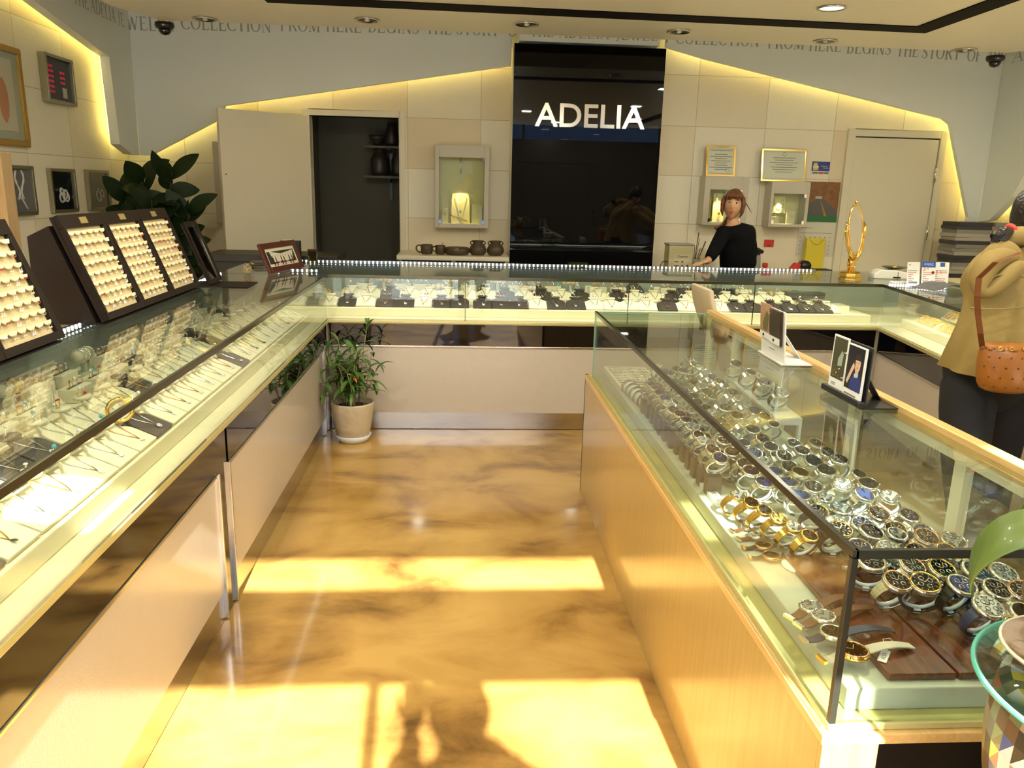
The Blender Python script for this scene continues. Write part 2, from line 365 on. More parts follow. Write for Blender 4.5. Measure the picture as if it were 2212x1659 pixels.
# ------------------------------------------------------------------ display counters
CT, CB = 1.0, .715           # top of the glass, bottom of the glass case
STEP = .785                   # jewellery stands on this step
def counter(name, label, L, D, loc, rotz, xb0=None, joints=(), gaps=(), led=(0, 1), light_w=10, so=.10, ext=0):
    # local frame: x along the front, y into the counter, front face at y = 0
    t = thing(name, label, 'display counter', loc, rotz)
    x0 = 0 if xb0 is None else xb0
    spans = []; cur = 0
    for a, b in list(gaps)+[(L, L)]:
        if a > cur: spans.append((cur, a))
        cur = b
    for a, b in spans:
        MB().bb(a, b, .012, .03, .115, .548).build('base_panel', m_base, t)
        MB().bb(a, b, .006, .028, .548, .56).build('lower_metal_strip', m_steel, t, bev=.002)
        MB().bb(a, b, .0, .028, .700, .716).build('upper_metal_strip', m_steel, t, bev=.002)
        MB().bb(a, b, .010, .026, .56, .70).build('mirror_band', m_black, t)
        MB().bb(a, b, .018, .035, .004, .115).build('kick_plate', m_steel, t)
    for a, b in gaps:
        MB().bb(a+.012, b-.012, .014, .03, .004, .70).build('mirror_strip', m_black, t)
        MB().bb(a, a+.012, .002, .03, .004, .56).bb(b-.012, b, .002, .03, .004, .56).build('corner_post', m_steel, t, bev=.002)
    MB().bb(x0, L+ext, .03, D, .08, .70).build('carcass', m_cream, t)
    MB().bb(x0, L+ext, 0, D, .70, .73).build('deck', m_deck, t)
    MB().bb(0, L, -.004, .008, .704, .722).build('edge_trim', m_trim, t, bev=.002)
    MB().bb(x0, L, so, D-.02, .73, STEP).build('step', m_deck, t, bev=.004)
    MB().bb(0, L, .0, .006, .722, .985).build('front_glass', m_glass, t)
    MB().bb(x0, L+ext, .008, D, .992, CT).build('top_glass', m_glass, t)
    MB().bb(0, L, -.006, .028, .984, .990).bb(0, L, -.007, .000, .984, 1.004).build('edge_channel', m_darkmetal, t, bev=.001)
    for j in joints: MB().bb(j-.002, j+.002, -.001, .008, .722, .985).build('glass_joint', m_darkmetal, t)
    MB().bb(x0, L+ext, D-.02, D, .73, .985).build('rear_panel', M('rear_panel', (.30, .33, .30), .3), t)
    b = MB() if led[1] > led[0] else None; a0 = led[0]; n = int((led[1]-led[0])/.030)
    if b: b.bb(led[0], led[1], D-.033, D-.024, 1.0005, 1.012, 1)
    for i in range(n): b.sph((a0+.015+i*.030, D-.034, 1.004), .0052, 8, 0, (1, .7, 1))
    if b: b.build('led_strip', [m_led, m_steel], t)
    lt = light('case_light', 'AREA', (L/2, .05, .978), light_w*L, (1, .95, .82), (math.radians(35), 0, 0), L*.98, .02, t)
    return t

cnt_back = counter('display_counter', 'long glass jewellery counter crossing the room in front of the black mirror', 3.566, .90, (-.826, 4.98, 0), 0, -.66, (.86, 1.9, 2.72), (), (-.33, 3.50), 2.2, .10, .62)
cnt_left = counter('display_counter', 'glass jewellery counter along the left side with earring stands on top', 4.87, .655, (-.826, .10, 0), PI/2, None, (), ((2.55, 2.69), (4.74, 4.868)), (.3, 4.85), .8, .072)
A_R = Vector((2.742, 4.972, 0)); ANG_R = math.atan2(-.9885, -.1512)
cnt_right = counter('display_counter', 'glass counter of gold chains at the right, angled past the customer', 3.1, .62, A_R, ANG_R, None, (1.55,), (), (0, 0), 2.6, .14)

# ------------------------------------------------------------------ glass watch case on an oak base
wc = thing('watch_case', 'free-standing glass watch case on an oak base in the right foreground', 'display case', (.663, 1.18, 0))
CWX, CWY = .555, 2.62       # width and length of the glass box
MB().bb(-.018, -.002, 0, CWY+.12, 0, .635).build('side_panel', m_oak, wc, bev=.001)
MB().bb(-.018, .085, -.016, 0, 0, .612).build('end_panel', m_oak, wc, bev=.001)
MB().bb(.47, .60, -.016, 0, 0, .612).build('end_panel', m_oak, wc, bev=.001)
MB().bb(.085, .47, .14, .15, 0, .60).bb(.080, .085, 0, .15, 0, .60).bb(.47, .475, 0, .15, 0, .60).build('recess', M('recess_black', (.012, .010, .008), .5), wc)
MB().bb(-.018, .60, CWY+.104, CWY+.12, 0, .635).build('far_panel', m_oak, wc, bev=.001)
MB().bb(.58, .60, 0, CWY+.12, 0, .66).build('rear_side_panel', m_oak, wc)
MB().bb(-.022, .60, -.02, CWY+.12, .612, .632).build('base_top', m_oakrail, wc, bev=.002)
MB().bb(-.008, .575, -.008, CWY+.06, .632, .645).build('edge_trim', m_trim, wc, bev=.002)
MB().bb(.04, .545, .03, CWY-.02, .645, .69).build('plinth', m_greyp, wc, bev=.003)
MB().bb(-.003, .003, 0, CWY, .645, .966).build('front_glass', m_glass, wc)
MB().bb(0, CWX, -.003, .003, .645, .966).build('near_end_glass', m_glass, wc)
MB().bb(0, CWX, CWY-.003, CWY+.003, .645, .966).build('far_end_glass', m_glass, wc)
MB().bb(-.003, CWX, -.003, CWY+.003, .966, .974).build('top_glass', m_glass, wc)
m_cedge = M('case_edge_seal', (.03, .03, .022), .2, .3)
MB().bb(-.006, .006, -.006, CWY+.004, .962, .978).bb(0, CWX, -.006, .004, .962, .978).bb(-.006, .006, -.006, .006, .64, .966).build('edge_strip', m_cedge, wc, bev=.001)
MB().bb(-.004, .004, CWY-.004, CWY+.004, .645, .966).bb(0, CWX, CWY-.003, CWY+.003, .97, .976).build('glass_edge', M('glass_edge_green', (.25, .42, .33), .2), wc)
MB().bb(.556, .592, -.02, CWY+.02, .95, .99).build('back_rail', m_oakrail, wc, bev=.003)
bp_ = MB()
for y in (0, .55, 1.1, 1.65, 2.2, 2.58): bp_.bb(.557, .580, y, y+.045, .66, .952)
bp_.bb(.558, .58, 0, CWY, .645, .675).bb(.558, .58, 0, CWY, .925, .95); bp_.build('door_frame', m_deck, wc, bev=.001)
MB().bb(.566, .572, .0, CWY, .675, .925).build('rear_glass', m_glass, wc)

b = MB()
for i in range(9): b.sph((-.34+i*.03, .22, 1.004), .0052, 8, 0, (1, .7, 1))
b.bb(-.35, -.09, .222, .228, 1.0005, 1.008, 1); b.build('led_strip', [m_led, m_steel], cnt_back)

p0, p1 = W(1922, 614, z=1.005), W(2041, 619, z=1.005); MI = cnt_right.matrix_basis.inverted(); MI = (Matrix.Translation(A_R) @ Matrix.Rotation(ANG_R, 4, 'Z')).inverted()
b = MB(); q0, q1 = MI @ p0, MI @ p1
for i in range(21): b.sph(q0.lerp(q1, i/20), .0052, 8, 0)
b.tube([q0-Vector((0, 0, .006)), q1-Vector((0, 0, .006))], .004, 6, 1); b.build('led_strip', [m_led, m_steel], cnt_right)
# ------------------------------------------------------------------ serif lettering on the panels
def _arc(cx, cy, rx, ry, a0, a1, n=12, tk=.13, th=.045):
    p = []
    for i in range(n+1):
        a = math.radians(a0+(a1-a0)*i/n); p.append((cx+rx*math.cos(a), cy+ry*math.sin(a), th+(tk-th)*abs(math.cos(a))**1.3))
    return p
_T, _t = .13, .05
def _st(x, y0=0, y1=1, w=_T, sv=3):
    r = [[(x, y0, w), (x, y1, w)]]
    if sv & 1: r.append([(x-.13, y0+.018, .036), (x+.13, y0+.018, .036)])
    if sv & 2: r.append([(x-.13, y1-.018, .036), (x+.13, y1-.018, .036)])
    return r
def _h(x0, x1, y): return [[(x0, y, _t), (x1, y, _t)]]
GL = {
 'F': (.66, _st(.16)+_h(.1, .6, .975)+_h(.16, .48, .52)+[[(.585, .99, .04), (.60, .78, .03)]]),
 'E': (.72, _st(.16)+_h(.1, .62, .975)+_h(.16, .5, .52)+_h(.1, .64, .025)+[[(.605, .99, .04), (.615, .8, .03)], [(.62, 0, .04), (.65, .22, .03)]]),
 'L': (.68, _st(.16)+_h(.1, .58, .025)+[[(.57, 0, .04), (.61, .24, .03)]]),
 'I': (.36, _st(.18)), 'T': (.74, _st(.37, sv=1)+_h(.03, .71, .975)+[[(.04, .99, .04), (.03, .76, .03)], [(.70, .99, .04), (.71, .76, .03)]]),
 'H': (.86, _st(.16)+_st(.70)+_h(.16, .7, .52)),
 'N': (.86, _st(.14, w=_t)+_st(.72, w=_t, sv=2)+[[(.12, 1, _T), (.72, 0, _T)]]),
 'M': (1.0, _st(.13, w=_t)+_st(.86)+[[(.14, 1, _T), (.49, .05, _T)], [(.49, .05, _t), (.84, 1, _t)]]),
 'A': (.80, [[(.39, 1, _t), (.09, 0, _t)], [(.37, 1, _T), (.68, 0, _T)], [(.2, .36, _t), (.56, .36, _t)], [(0, .018, .036), (.2, .018, .036)], [(.54, .018, .036), (.82, .018, .036)]]),
 'Y': (.76, [[(.1, 1, _T), (.37, .5, _T)], [(.64, 1, _t), (.37, .5, _t)], [(0, .982, .036), (.24, .982, .036)], [(.54, .982, .036), (.74, .982, .036)]]+_st(.37, 0, .5, sv=1)),
 'W': (1.04, [[(.1, 1, _T), (.32, 0, _T)], [(.32, 0, _t), (.5, .95, _t)], [(.48, .95, _T), (.72, 0, _T)], [(.72, 0, _t), (.94, 1, _t)], [(0, .982, .036), (.24, .982, .036)], [(.84, .982, .036), (1.04, .982, .036)]]),
 'O': (.88, [_arc(.42, .5, .36, .48, 0, 360, 24)]), 'C': (.80, [_arc(.44, .5, .38, .48, 42, 318, 20), [(.73, .98, .04), (.73, .72, .03)]]),
 'G': (.88, [_arc(.44, .5, .38, .48, 42, 318, 20), [(.73, .98, .04), (.73, .72, .03)]]+_st(.74, .06, .42, sv=2)),
 'D': (.84, _st(.16, sv=0)+[[(.03, .975, _t), (.34, .975, _t)], [(.03, .025, _t), (.34, .025, _t)], _arc(.32, .5, .42, .475, 90, -90, 16)]),
 'R': (.80, _st(.16)+[_arc(.34, .75, .25, .225, 90, -90, 10, .11), [(.1, .975, _t), (.34, .975, _t)], [(.16, .525, _t), (.36, .525, _t)], [(.38, .52, .11), (.70, .01, .12)], [(.6, .018, .036), (.8, .018, .036)]]),
 'B': (.74, _st(.16, sv=0)+[_arc(.34, .755, .22, .22, 90, -90, 10, .11), _arc(.34, .28, .28, .255, 90, -90, 10, .12), [(.03, .975, _t), (.36, .975, _t)], [(.16, .535, _t), (.36, .535, _t)], [(.03, .025, _t), (.36, .025, _t)]]),
 'J': (.46, _st(.27, .2, 1, sv=2)+[[(.27, .2, _T), (.24, 0, .09), (.14, -.09, .05), (.04, -.06, .07)]]),
 'S': (.60, [[(.50, .80, .04), (.42, .93, .05), (.28, .975, .05), (.13, .9, .08), (.09, .75, .12), (.17, .61, .13), (.34, .49, .14), (.47, .37, .13), (.5, .23, .12), (.43, .08, .08), (.28, .02, .05), (.13, .07, .05), (.06, .22, .04)], [(.515, .98, .035), (.50, .74, .03)], [(.045, .02, .035), (.05, .28, .03)]]),
}
def word_mesh(word, x0, x1, z, h, place):
    b = MB(); tot = sum(GL[c][0]+.06 for c in word); k = (x1-x0)/tot; x = x0
    for c in word:
        wd, sts = GL[c]
        for s_ in sts:
            n = len(s_); vs = []
            for i, (px_, py_, pw) in enumerate(s_):
                q0 = s_[max(i-1, 0)]; q1 = s_[min(i+1, n-1)]
                dx, dy = (q1[0]-q0[0])*k, (q1[1]-q0[1])*h; L = math.hypot(dx, dy) or 1
                nx, ny = -dy/L*pw/2*h*1.05, dx/L*pw/2*h*1.05
                for sg in (1, -1): vs.append(place(x+px_*k+nx*sg, z+py_*h+ny*sg))
            b.add(vs, [(2*i, 2*i+1, 2*i+3, 2*i+2) for i in range(n-1)])
        x += (wd+.06)*k
    return b
m_letter = M('grey_lettering', (.34, .36, .32), .5)
lt = thing('wall_lettering', 'grey serif lettering along the top of the white back wall panels', 'lettering')
yl = YP-.0012
words = [('WELRY', 275, 384), ('COLLECTION', 393, 588), ('FROM', 606, 693), ('HERE', 705, 783), ('BEGINS', 795, 907), ('THE', 920, 977), ('STORY', 986, 1080), ('O', 1096, 1120),
  ('Y', 1434, 1450), ('COLLECTION', 1460, 1643), ('FROM', 1660, 1740), ('HERE', 1750, 1822), ('BEGINS', 1832, 1930), ('THE', 1941, 1991), ('STORY', 1997, 2082), ('OF', 2096, 2128), ('THE', 2140, 2180)]
def zline(px): return 2.735-.060*((px-1220)/900.)**2
for wd, a, b_ in words:
    xa, xb = W(a, 80, y=YP).x, W(b_, 80, y=YP).x
    word_mesh(wd, xa, xb, zline((a+b_)/2), .100, lambda x, z: (x, yl, z)).build('word', m_letter, lt)
lt = thing('wall_lettering', 'grey serif lettering along the top of the left side panel', 'lettering')
for wd, ya, yb in (('OF', 4.38, 4.58), ('THE', 4.70, 5.0), ('ADELIA', 5.12, 5.98), ('JE', 6.12, 6.32), ('W', 6.40, 6.62), ):
    pass
for wd, a, b_, pz in (('OF', 96, 142, 0), ('THE', 160, 193, 8), ('ADELIA', 198, 250, 30), ('JE', 256, 271, 55)):
    ya, yb = W(a, pz+10, x=XLP).y, W(b_, pz+10, x=XLP).y
    word_mesh(wd, ya, yb, 2.68, .095, lambda y, z: (XLP+.0012, y, z)).build('word', m_letter, lt)
lt = thing('wall_lettering', 'grey serif lettering along the top of the right side panel', 'lettering')
for wd, ya, yb in (('ADELIA', 6.75, 5.9), ('JEWELRY', 5.75, 4.85)):
    word_mesh(wd, 0, ya-yb, 2.66, .095, lambda y, z, a=ya: (XRP-.0012, a-y, z)).build('word', m_letter, lt)
# ------------------------------------------------------------------ black mirror panel with the shop name
YM = 6.72
mx0, mx1 = W(1109, 200, y=YM).x, W(1440, 100, y=YM).x
mp_ = thing('black_mirror_panel', 'tall black glass panel with silver letters in the middle of the back wall', 'mirror panel', ((mx0+mx1)/2, YM, 0))
hw = (mx1-mx0)/2
MB().bb(-hw, hw, 0, .02, 0, 2.665).build('black_glass', m_mirror, mp_, bev=.001)
MB().bb(-hw-.004, hw-.01, .02, .30, 0, 2.66).build('backing_box', m_cream, mp_)
tx0, tx1 = W(1155, 270, y=YM).x, W(1392, 277, y=YM).x; tz0, tz1 = W(1270, 276, y=YM).z, W(1270, 225, y=YM).z
text('shop_name', 'ADELIA', M('polished_letters', (.80, .77, .66), .16, .9), mp_, 1, (tx0-(mx0+mx1)/2, -.001, tz0), width=tx1-tx0, height=tz1-tz0, off=.012, ext=.004)
sb = thing('soffit_box', 'white box above the black mirror panel carrying part of the lettering', 'soffit', ((mx0+mx1)/2, 6.76, 2.69))
MB().bb(-hw+.04, hw-.05, 0, .2, 0, .36).build('box', m_white, sb, bev=.002)
for wd, a, b_ in (('THE', 1145, 1198), ('ADELIA', 1207, 1318), ('JEWEL', 1330, 1424)):
    c0 = (mx0+mx1)/2
    word_mesh(wd, W(a, 75, y=6.76).x-c0, W(b_, 75, y=6.76).x-c0, .035, .088, lambda x, z: (x, -.0012, z)).build('word', m_letter, sb)
# ------------------------------------------------------------------ doors and frames
ang = math.atan2(6.50-6.985, -1.856+1.272)
d1 = MB().bb(0, .76, -.04, 0, .01, 2.09).build('door_1', m_cream, None, bev=.002); struct(d1); d1.location = (-1.272, 6.985, 0); d1.rotation_euler = (0, 0, ang)
k = MB(); k.sph((.70, .035, 1.0), .026, 12); k.tube([(.70, 0, 1.0), (.70, .03, 1.0)], .012); k.build('door_handle', m_chrome, d1)
MB().sph((.727, .001, 1.60), .006, 6).build('screw', m_darkmetal, d1)
f = MB()
f.bb(DX0-.05, DX0, YW-.015, YW+.12, 0, DZ+.05).bb(DX1, DX1+.05, YW-.015, YW+.12, 0, DZ+.05).bb(DX0, DX1, YW-.015, YW+.12, DZ, DZ+.05)
struct(f.build('trim_2', m_cream, None, bev=.003))
f = MB(); X0, X1 = 3.345, 4.235
f.bb(X0, X0+.06, YW-.03, YW, 0, 2.12).bb(X1-.06, X1, YW-.03, YW, 0, 2.12).bb(X0+.06, X1-.06, YW-.03, YW, 2.06, 2.12)
struct(f.build('trim_3', m_cream, None, bev=.003))
d2 = struct(MB().bb(X0+.066, X1-.066, YW-.022, YW, .01, 2.05).build('door_2', m_cream, None, bev=.002))
struct(MB().bb(X0+.055, X1-.055, YW-.006, YW-.001, 0, 2.062).build('trim_4', m_blackp))
for z in (1.75, 1.25): MB().tube([(X1-.063, YW-.03, z-.06), (X1-.063, YW-.03, z+.06)], .011).build('hinge', m_steel, d2)
# ------------------------------------------------------------------ ceiling downlights and security cameras
def downlight(x, y, label, on=False, energy=0):
    t = thing('downlight', label, 'ceiling light', (x, y, ZC), group='round recessed downlights')
    MB().lathe([(.080, -.001), (.082, -.008), (.070, -.010), (.066, -.003), (.05, .0)], 28).build('ring', m_steel, t)
    MB().lathe([(.066, -.003), (.058, -.0015), (.0001, -.001)], 28).build('reflector', M('reflector_grey', (.30, .29, .25), .25, .8) if not on else M('lamp_glow', (1, .95, .8), .5, emit=(1, .9, .68), es=9), t)
    if not on: MB().sph((0, 0, -.006), .018, 12, 0, (1, 1, .5)).build('bulb', M('bulb_off', (.7, .7, .62), .15), t)
    if energy: light('lamp', 'AREA', (0, 0, -.012), energy, (1, .93, .74), (0, 0, 0), .12, parent=t)
for i, (px, py) in enumerate(((443, 40), (793, 42), (1138, 51), (1467, 67), (1783, 88), (2085, 107))):
    p = W(px, py, z=ZC)
    downlight(p.x, p.y, 'unlit round downlight in the rear ceiling row, %s from the left' % nth(i), False)
p = W(1797, 16, z=ZC); downlight(p.x, p.y, 'glowing round downlight in front of the dark ceiling slot, near the right', True, 19)
for i, (x, y) in enumerate(((.1, 3.5), (-.95, 3.2), (-1.0, 1.9), (.9, 1.9), (2.2, 3.0), (2.6, 1.2), (-.5, .6), (3.7, 4.2), (1.5, .2))):
    downlight(x, y, 'lit round downlight in the ceiling over the shop floor, %s of those over the floor' % nth(i), True, 19)
def dome(px, py, label):
    p = W(px, py, z=ZC); t = thing('security_camera', label, 'security camera', (p.x, p.y, ZC))
    MB().lathe([(.062, 0), (.065, -.02), (.058, -.035), (.045, -.042)], 24).build('housing', m_blackp, t)
    MB().lathe([(.042, -.040), (.040, -.058), (.028, -.075), (.0001, -.083)], 20).build('dome', m_black, t)
    MB().torus((0, -.028, -.062), .014, .003, 16, 6, 0, (0, -1, -.7)).build('lens', m_silver, t)
dome(355, 49, 'black dome security camera in the left ceiling corner'); dome(2151, 121, 'black dome security camera in the right ceiling corner')
# ------------------------------------------------------------------ things on the left wall
def wallframe(name, label, cat, px0, px1, pt0, pb0, fm, pic, dep=.03, bw=.02, art=None, x=XL, mat_w=0):
    # on the left tiled wall: px0/px1 = near and far edge pixel columns
    a = W(px0, (pt0+pb0)/2, x=x).y; b = W(px1, (pt0+pb0)/2, x=x).y
    zt = W((px0+px1)/2, pt0, x=x).z; zb = W((px0+px1)/2, pb0, x=x).z
    t = thing(name, label, cat, (x, (a+b)/2, zb)); h = zt-zb; q = (b-a)/2
    MB().bb(0, dep, -q, q, 0, bw).bb(0, dep, -q, q, h-bw, h).bb(0, dep, -q, -q+bw, bw, h-bw).bb(0, dep, q-bw, q, bw, h-bw).build('frame', fm, t, bev=.003)
    MB().bb(0, dep*.55, -q+bw, q-bw, bw, h-bw).build('picture', pic, t)
    if art: art(t, dep*.56, q-bw, h)
    return t
m_pewter = M('pewter_frame', (.33, .31, .20), .3, .7); m_photo = M('black_photo', (.008, .009, .016), .12, coat=1.)
m_jewel = M('photo_jewel', (.62, .62, .60), .3, bump=.6, bscale=250)
def art1(t, x, q, h):
    b = MB()
    for (y, z, r, sq) in ((-.03, .10, .030, 1.), (.015, .12, .034, .8), (.03, .11, .03, 1.3), (-.02, .135, .02, 1.6)):
        b.torus((x, y, z), r, .007, 22, 6, 0, (1, 0, 0), sq)
    b.build('jewel_print', m_jewel, t)
def art2(t, x, q, h):
    b = MB(); b.tube([(x, -q*.5, h*.92), (x, -.02, h*.55), (x, q*.25, h*.9)], .0012, 5); b.torus((x, -.01, .10), .028, .006, 22, 6, 0, (1, 0, 0), 1.5); b.sph((x, -.012, .15), .009, 8); b.torus((x, .05, .12), .020, .006, 22, 6, 0, (1, 0, 0), 1.5)
    b.build('jewel_print', m_jewel, t)
def art0(t, x, q, h):
    b = MB()
    for s_ in (-1, 1): b.tube([(x, s_*.03+.02*math.sin(k_*.8)*s_, h*.9-k_*.022) for k_ in range(9)], [.006+.003*(k_ % 2) for k_ in range(9)], 6)
    b.torus((x, 0, .12), .016, .007, 16, 6, 0, (1, 0, 0)); b.tube([(x, .01+k_*.01, .10-k_*.012) for k_ in range(6)], .006, 5)
    b.build('jewel_print', m_jewel, t)
m_sparkle = M('grey_glitter_photo', (.12, .125, .14), .3, bump=.5, bscale=300, var=.6, vscale=60)
wallframe('wall_picture', 'silver framed photo of chains on glittering grey, nearest of the three by the rubber plant', 'picture', 6, 68, 357, 466, m_pewter, m_sparkle, art=art0)
wallframe('wall_picture', 'silver framed dark photo of rings, middle of the three by the rubber plant', 'picture', 104, 158, 364, 459, m_pewter, m_photo, art=art1)
wallframe('wall_picture', 'silver framed dark photo of a pendant, right beside the rubber plant', 'picture', 184, 231, 367, 453, m_pewter, m_photo, art=art2)
def art_led(t, x, q, h):
    b = MB()
    for c_ in range(2):
        for r_ in range(6 if c_ == 0 else 3):
            y0 = -q*.75+c_*q*.9; z0 = h*(.74-.105*r_) - c_*.03
            for d_ in range(4):
                b.bb(x, x+.001, y0+d_*.018, y0+d_*.018+.011, z0, z0+.016)
    b.build('red_digits', M('led_red', (.5, .02, .05), .5, emit=(.6, .015, .06), es=.35), t)
    MB().bb(x, x+.001, q*.25, q*.6, h*.15, h*.36).build('label_sheet', M('label_grey', (.5, .5, .42), .5), t)
wallframe('price_board', 'gold price board with red digits high on the left wall', 'display board', 86, 146, 122, 224, m_pewter, m_blackp, .05, .02, art_led)
def art_g(t, x, q, h):
    MB().bb(x, x+.002, -q*.72, q*.72, h*.15, h*.87).build('mount', M('cream_mount', (.50, .48, .36), .6), t)
    b = MB(); b.sph((x+.001, q*.2, h*.45), .12, 12, 0, (.02, .5, 1.2)); b.build('painted_figure', M('figure_rose', (.45, .22, .12), .6), t)
wallframe('gold_framed_picture', 'ornate gold framed picture cut by the left photo edge', 'picture', -70, 42, 92, 312, M('gilt_frame', (.45, .27, .05), .35, .6, bump=.6, bscale=150), M('mount_green', (.34, .37, .30), .5), .035, .035, art_g)
# pale wooden post at the far left
pc = W(16, 400, y=4.05)
MBp = MB().bb(-.05, .05, -.05, .05, 0, 1.66); po = MBp.build('wooden_post', m_pale, None, bev=.004); po.location = (W(14, 400, y=4.3).x-.01, 4.3, 0)
po.location.x = W(-2, 400, y=4.3).x
tag(po, 'pale wooden post standing at the left photo edge behind the earring stands', 'post')
# ------------------------------------------------------------------ back wall: cabinet, pottery, showcases, papers
cb = thing('low_cabinet', 'low cream cabinet under the wall showcase holding dark pottery', 'cabinet', (-.05, 6.74, 0))
MB().bb(-.44, .44, -.27, .24, 0, .97).build('body', m_cream, cb, bev=.003); MB().bb(-.46, .445, -.30, .24, .97, 1.005).build('top', m_cream, cb, bev=.003)
for x in (-.22, .21): MB().bb(x-.205, x+.205, -.285, -.27, .90, .955).build('drawer', m_cream, cb, bev=.002); MB().bb(x-.2, x+.2, -.276, -.268, .956, .968).build('slot', m_blackp, cb); MB().bb(x-.205, x+.205, -.285, -.27, .10, .89).build('door', m_cream, cb, bev=.002)
m_clay = M('dark_clay', (.075, .05, .028), .45, bump=.3, bscale=40, var=.3)
zc = 1.0055
def pot_at(name, label, cat, px, prof, handle=None, extra=None):
    t = thing(name, label, cat, (W(px, 545, y=6.62).x, 6.62, zc)); MB().lathe(prof, 24).build('body', m_clay, t)
    if handle: MB().torus(handle[0], handle[1], .006, 16, 6, 0, (0, 1, 0), 1.2).build('handle', m_clay, t)
    if extra: extra(t)
mugp = [(.040, 0), (.048, .01), (.050, .07), (.046, .078), (.040, .075), (.040, .02), (.0001, .015)]
pot_at('pottery_mug', 'larger dark pottery mug, first from the left on the low cabinet', 'mug', 922, mugp, ((-.058, 0, .042), .026))
def knob_(t): MB().sph((.02, 0, .088), .008, 8).tube([(.02, 0, .07), (.02, 0, .088)], .004).build('stirrer', M('pale_knob', (.5, .45, .3), .4), t)
pot_at('pottery_mug', 'small dark pottery mug with a pale knob, between the handled mug and the bowl', 'mug', 951, [(a_*.85, b_*.95) for a_, b_ in mugp], ((-.045, 0, .042), .018), knob_)
def flw(t): 
    b = MB()
    for a in range(5): b.sph((.0+.012*math.cos(a*1.257), -.098, .038+.012*math.sin(a*1.257)), .008, 8, 0, (1, .3, 1))
    b.build('painted_flower', M('painted_cream', (.45, .38, .24), .5), t)
pot_at('pottery_bowl', 'wide dark pottery bowl painted with a cream flower', 'bowl', 987, [(.085, 0), (.100, .012), (.104, .04), (.096, .06), (.088, .058), (.09, .02), (.0001, .015)], None, flw)
jarp = [(.05, 0), (.068, .02), (.072, .045), (.060, .075), (.038, .095), (.036, .105), (.050, .118), (.044, .118), (.03, .104), (.0001, .1)]
def ears(t): MB().torus((-.048, 0, .098), .013, .005, 12, 6, 0, (0, 1, 0)).torus((.048, 0, .098), .013, .005, 12, 6, 0, (0, 1, 0)).build('handle', m_clay, t)
pot_at('pottery_jar', 'round dark pottery jar with a flared lip beside the bowl', 'jar', 1032, jarp, None, ears)
pot_at('pottery_jar', 'round dark pottery jar with a flared lip next to the black mirror', 'jar', 1070, jarp, None, ears)
m_case = M('showcase_grey', (.56, .52, .42), .4); m_lit = M('showcase_lining', (.80, .70, .38), .6)
def showcase(label, x0, x1, z0, z1, ox0, ox1, oz0, oz1, dep, glow, inner):
    t = thing('wall_showcase', label, 'showcase', ((x0+x1)/2, YW, z0)); c = (x0+x1)/2; Y = -dep
    a, b_, c0, c1 = x0-c, x1-c, 0, z1-z0; oa, ob, oc, od = ox0-c, ox1-c, oz0-z0, oz1-z0
    MB().bb(a, oa, Y, 0, c0, c1).bb(ob, b_, Y, 0, c0, c1).bb(oa, ob, Y, 0, c0, oc).bb(oa, ob, Y, 0, od, c1).build('housing', m_case, t, bev=.003)
    MB().bb(oa, ob, -.02, -.004, oc, od).build('lining', m_lit, t)
    MB().bb(oa, ob, Y+.004, Y+.008, oc, od).build('glass_door', m_glass, t)
    b = MB(); b.bb(oa-.002, oa+.018, Y-.004, Y+.01, oc, oc+.03).bb(ob-.018, ob+.002, Y-.004, Y+.01, oc, oc+.03).bb(ob-.018, ob+.002, Y-.004, Y+.01, od-.03, od); b.build('lock', m_chrome, t)
    light('showcase_lamp', 'SPOT', ((oa+ob)/2+glow[0], Y*.72, oc+.40 if od-oc > .5 else od-.02), glow[1], (1, .80, .38), (0, 0, 0), parent=t, radius=.01, spot=1.0)
    inner(t, oa, ob, oc, od, Y); return t
def bust(b, x, y, z, w_, h, mat=0):   # slanted card that carries a necklace
    b.prism([(x-w_/2, y, z), (x+w_/2, y, z), (x+w_/2*.92, y+.02, z+h), (x-w_/2*.92, y+.02, z+h)], (0, .012, 0), mat)
def chainpts(x, y, z, w_, h, n=12, lean=.02):
    return [(x+w_/2*math.cos(PI+PI*i/n), y-.003+lean*(1-math.sin(PI*i/n))*.7, z-h*math.sin(PI*i/n)) for i in range(n+1)]
def in1(t, a, b, c, d, Y):
    q = MB(); bust(q, -.01, -.07, c, .16, .25); q.build('necklace_card', m_lit, t); MB().tube([(-.01, Y*.72, d), (-.01, Y*.72, c+.41)], .004, 6).build('lamp_stem', m_steel, t)
    MB().tube([(-.055, -.06, c+.24), (-.01, -.078, c+.13), (.035, -.06, c+.24)], .002, 5).sph((-.01, -.085, c+.10), .012, 8).build('necklace', m_silver, t)
    q = MB(); q.box((-.14, -.07, c+.06), (.05, .03, .12)).box((.13, -.07, c+.08), (.09, .03, .16)); q.build('earring_card', m_lit, t)
    MB().tube([(-.10+.03*i, -.10-.004*(i % 2), c+.07-.01*i) for i in range(6)], .006, 6).build('bracelet', m_gold, t)
    MB().sph((-.14, -.09, c+.08), .008, 8).sph((.115, -.09, c+.11), .005, 8).sph((.14, -.09, c+.11), .005, 8).build('earring', m_silver, t)
showcase('tall wall showcase left of the black mirror above the pottery', -.218, .235, 1.21, 1.885, -.185, .195, 1.245, 1.785, .13, (-.01, 13), in1)
def in2(t, a, b, c, d, Y):
    q = MB(); bust(q, -.035, -.09, c, .10, .24); q.build('necklace_card', m_lit, t)
    MB().tube([(-.06, -.085, c+.23), (-.035, -.10, c+.07), (-.01, -.085, c+.23)], .0018, 5).sph((-.035, -.105, c+.07), .012, 8).build('necklace', m_rose, t)
showcase('lit wall showcase partly hidden behind the saleswoman', 2.075, 2.46, 1.285, 1.69, 2.125, 2.40, 1.31, 1.58, .16, (-.04, 11), in2)
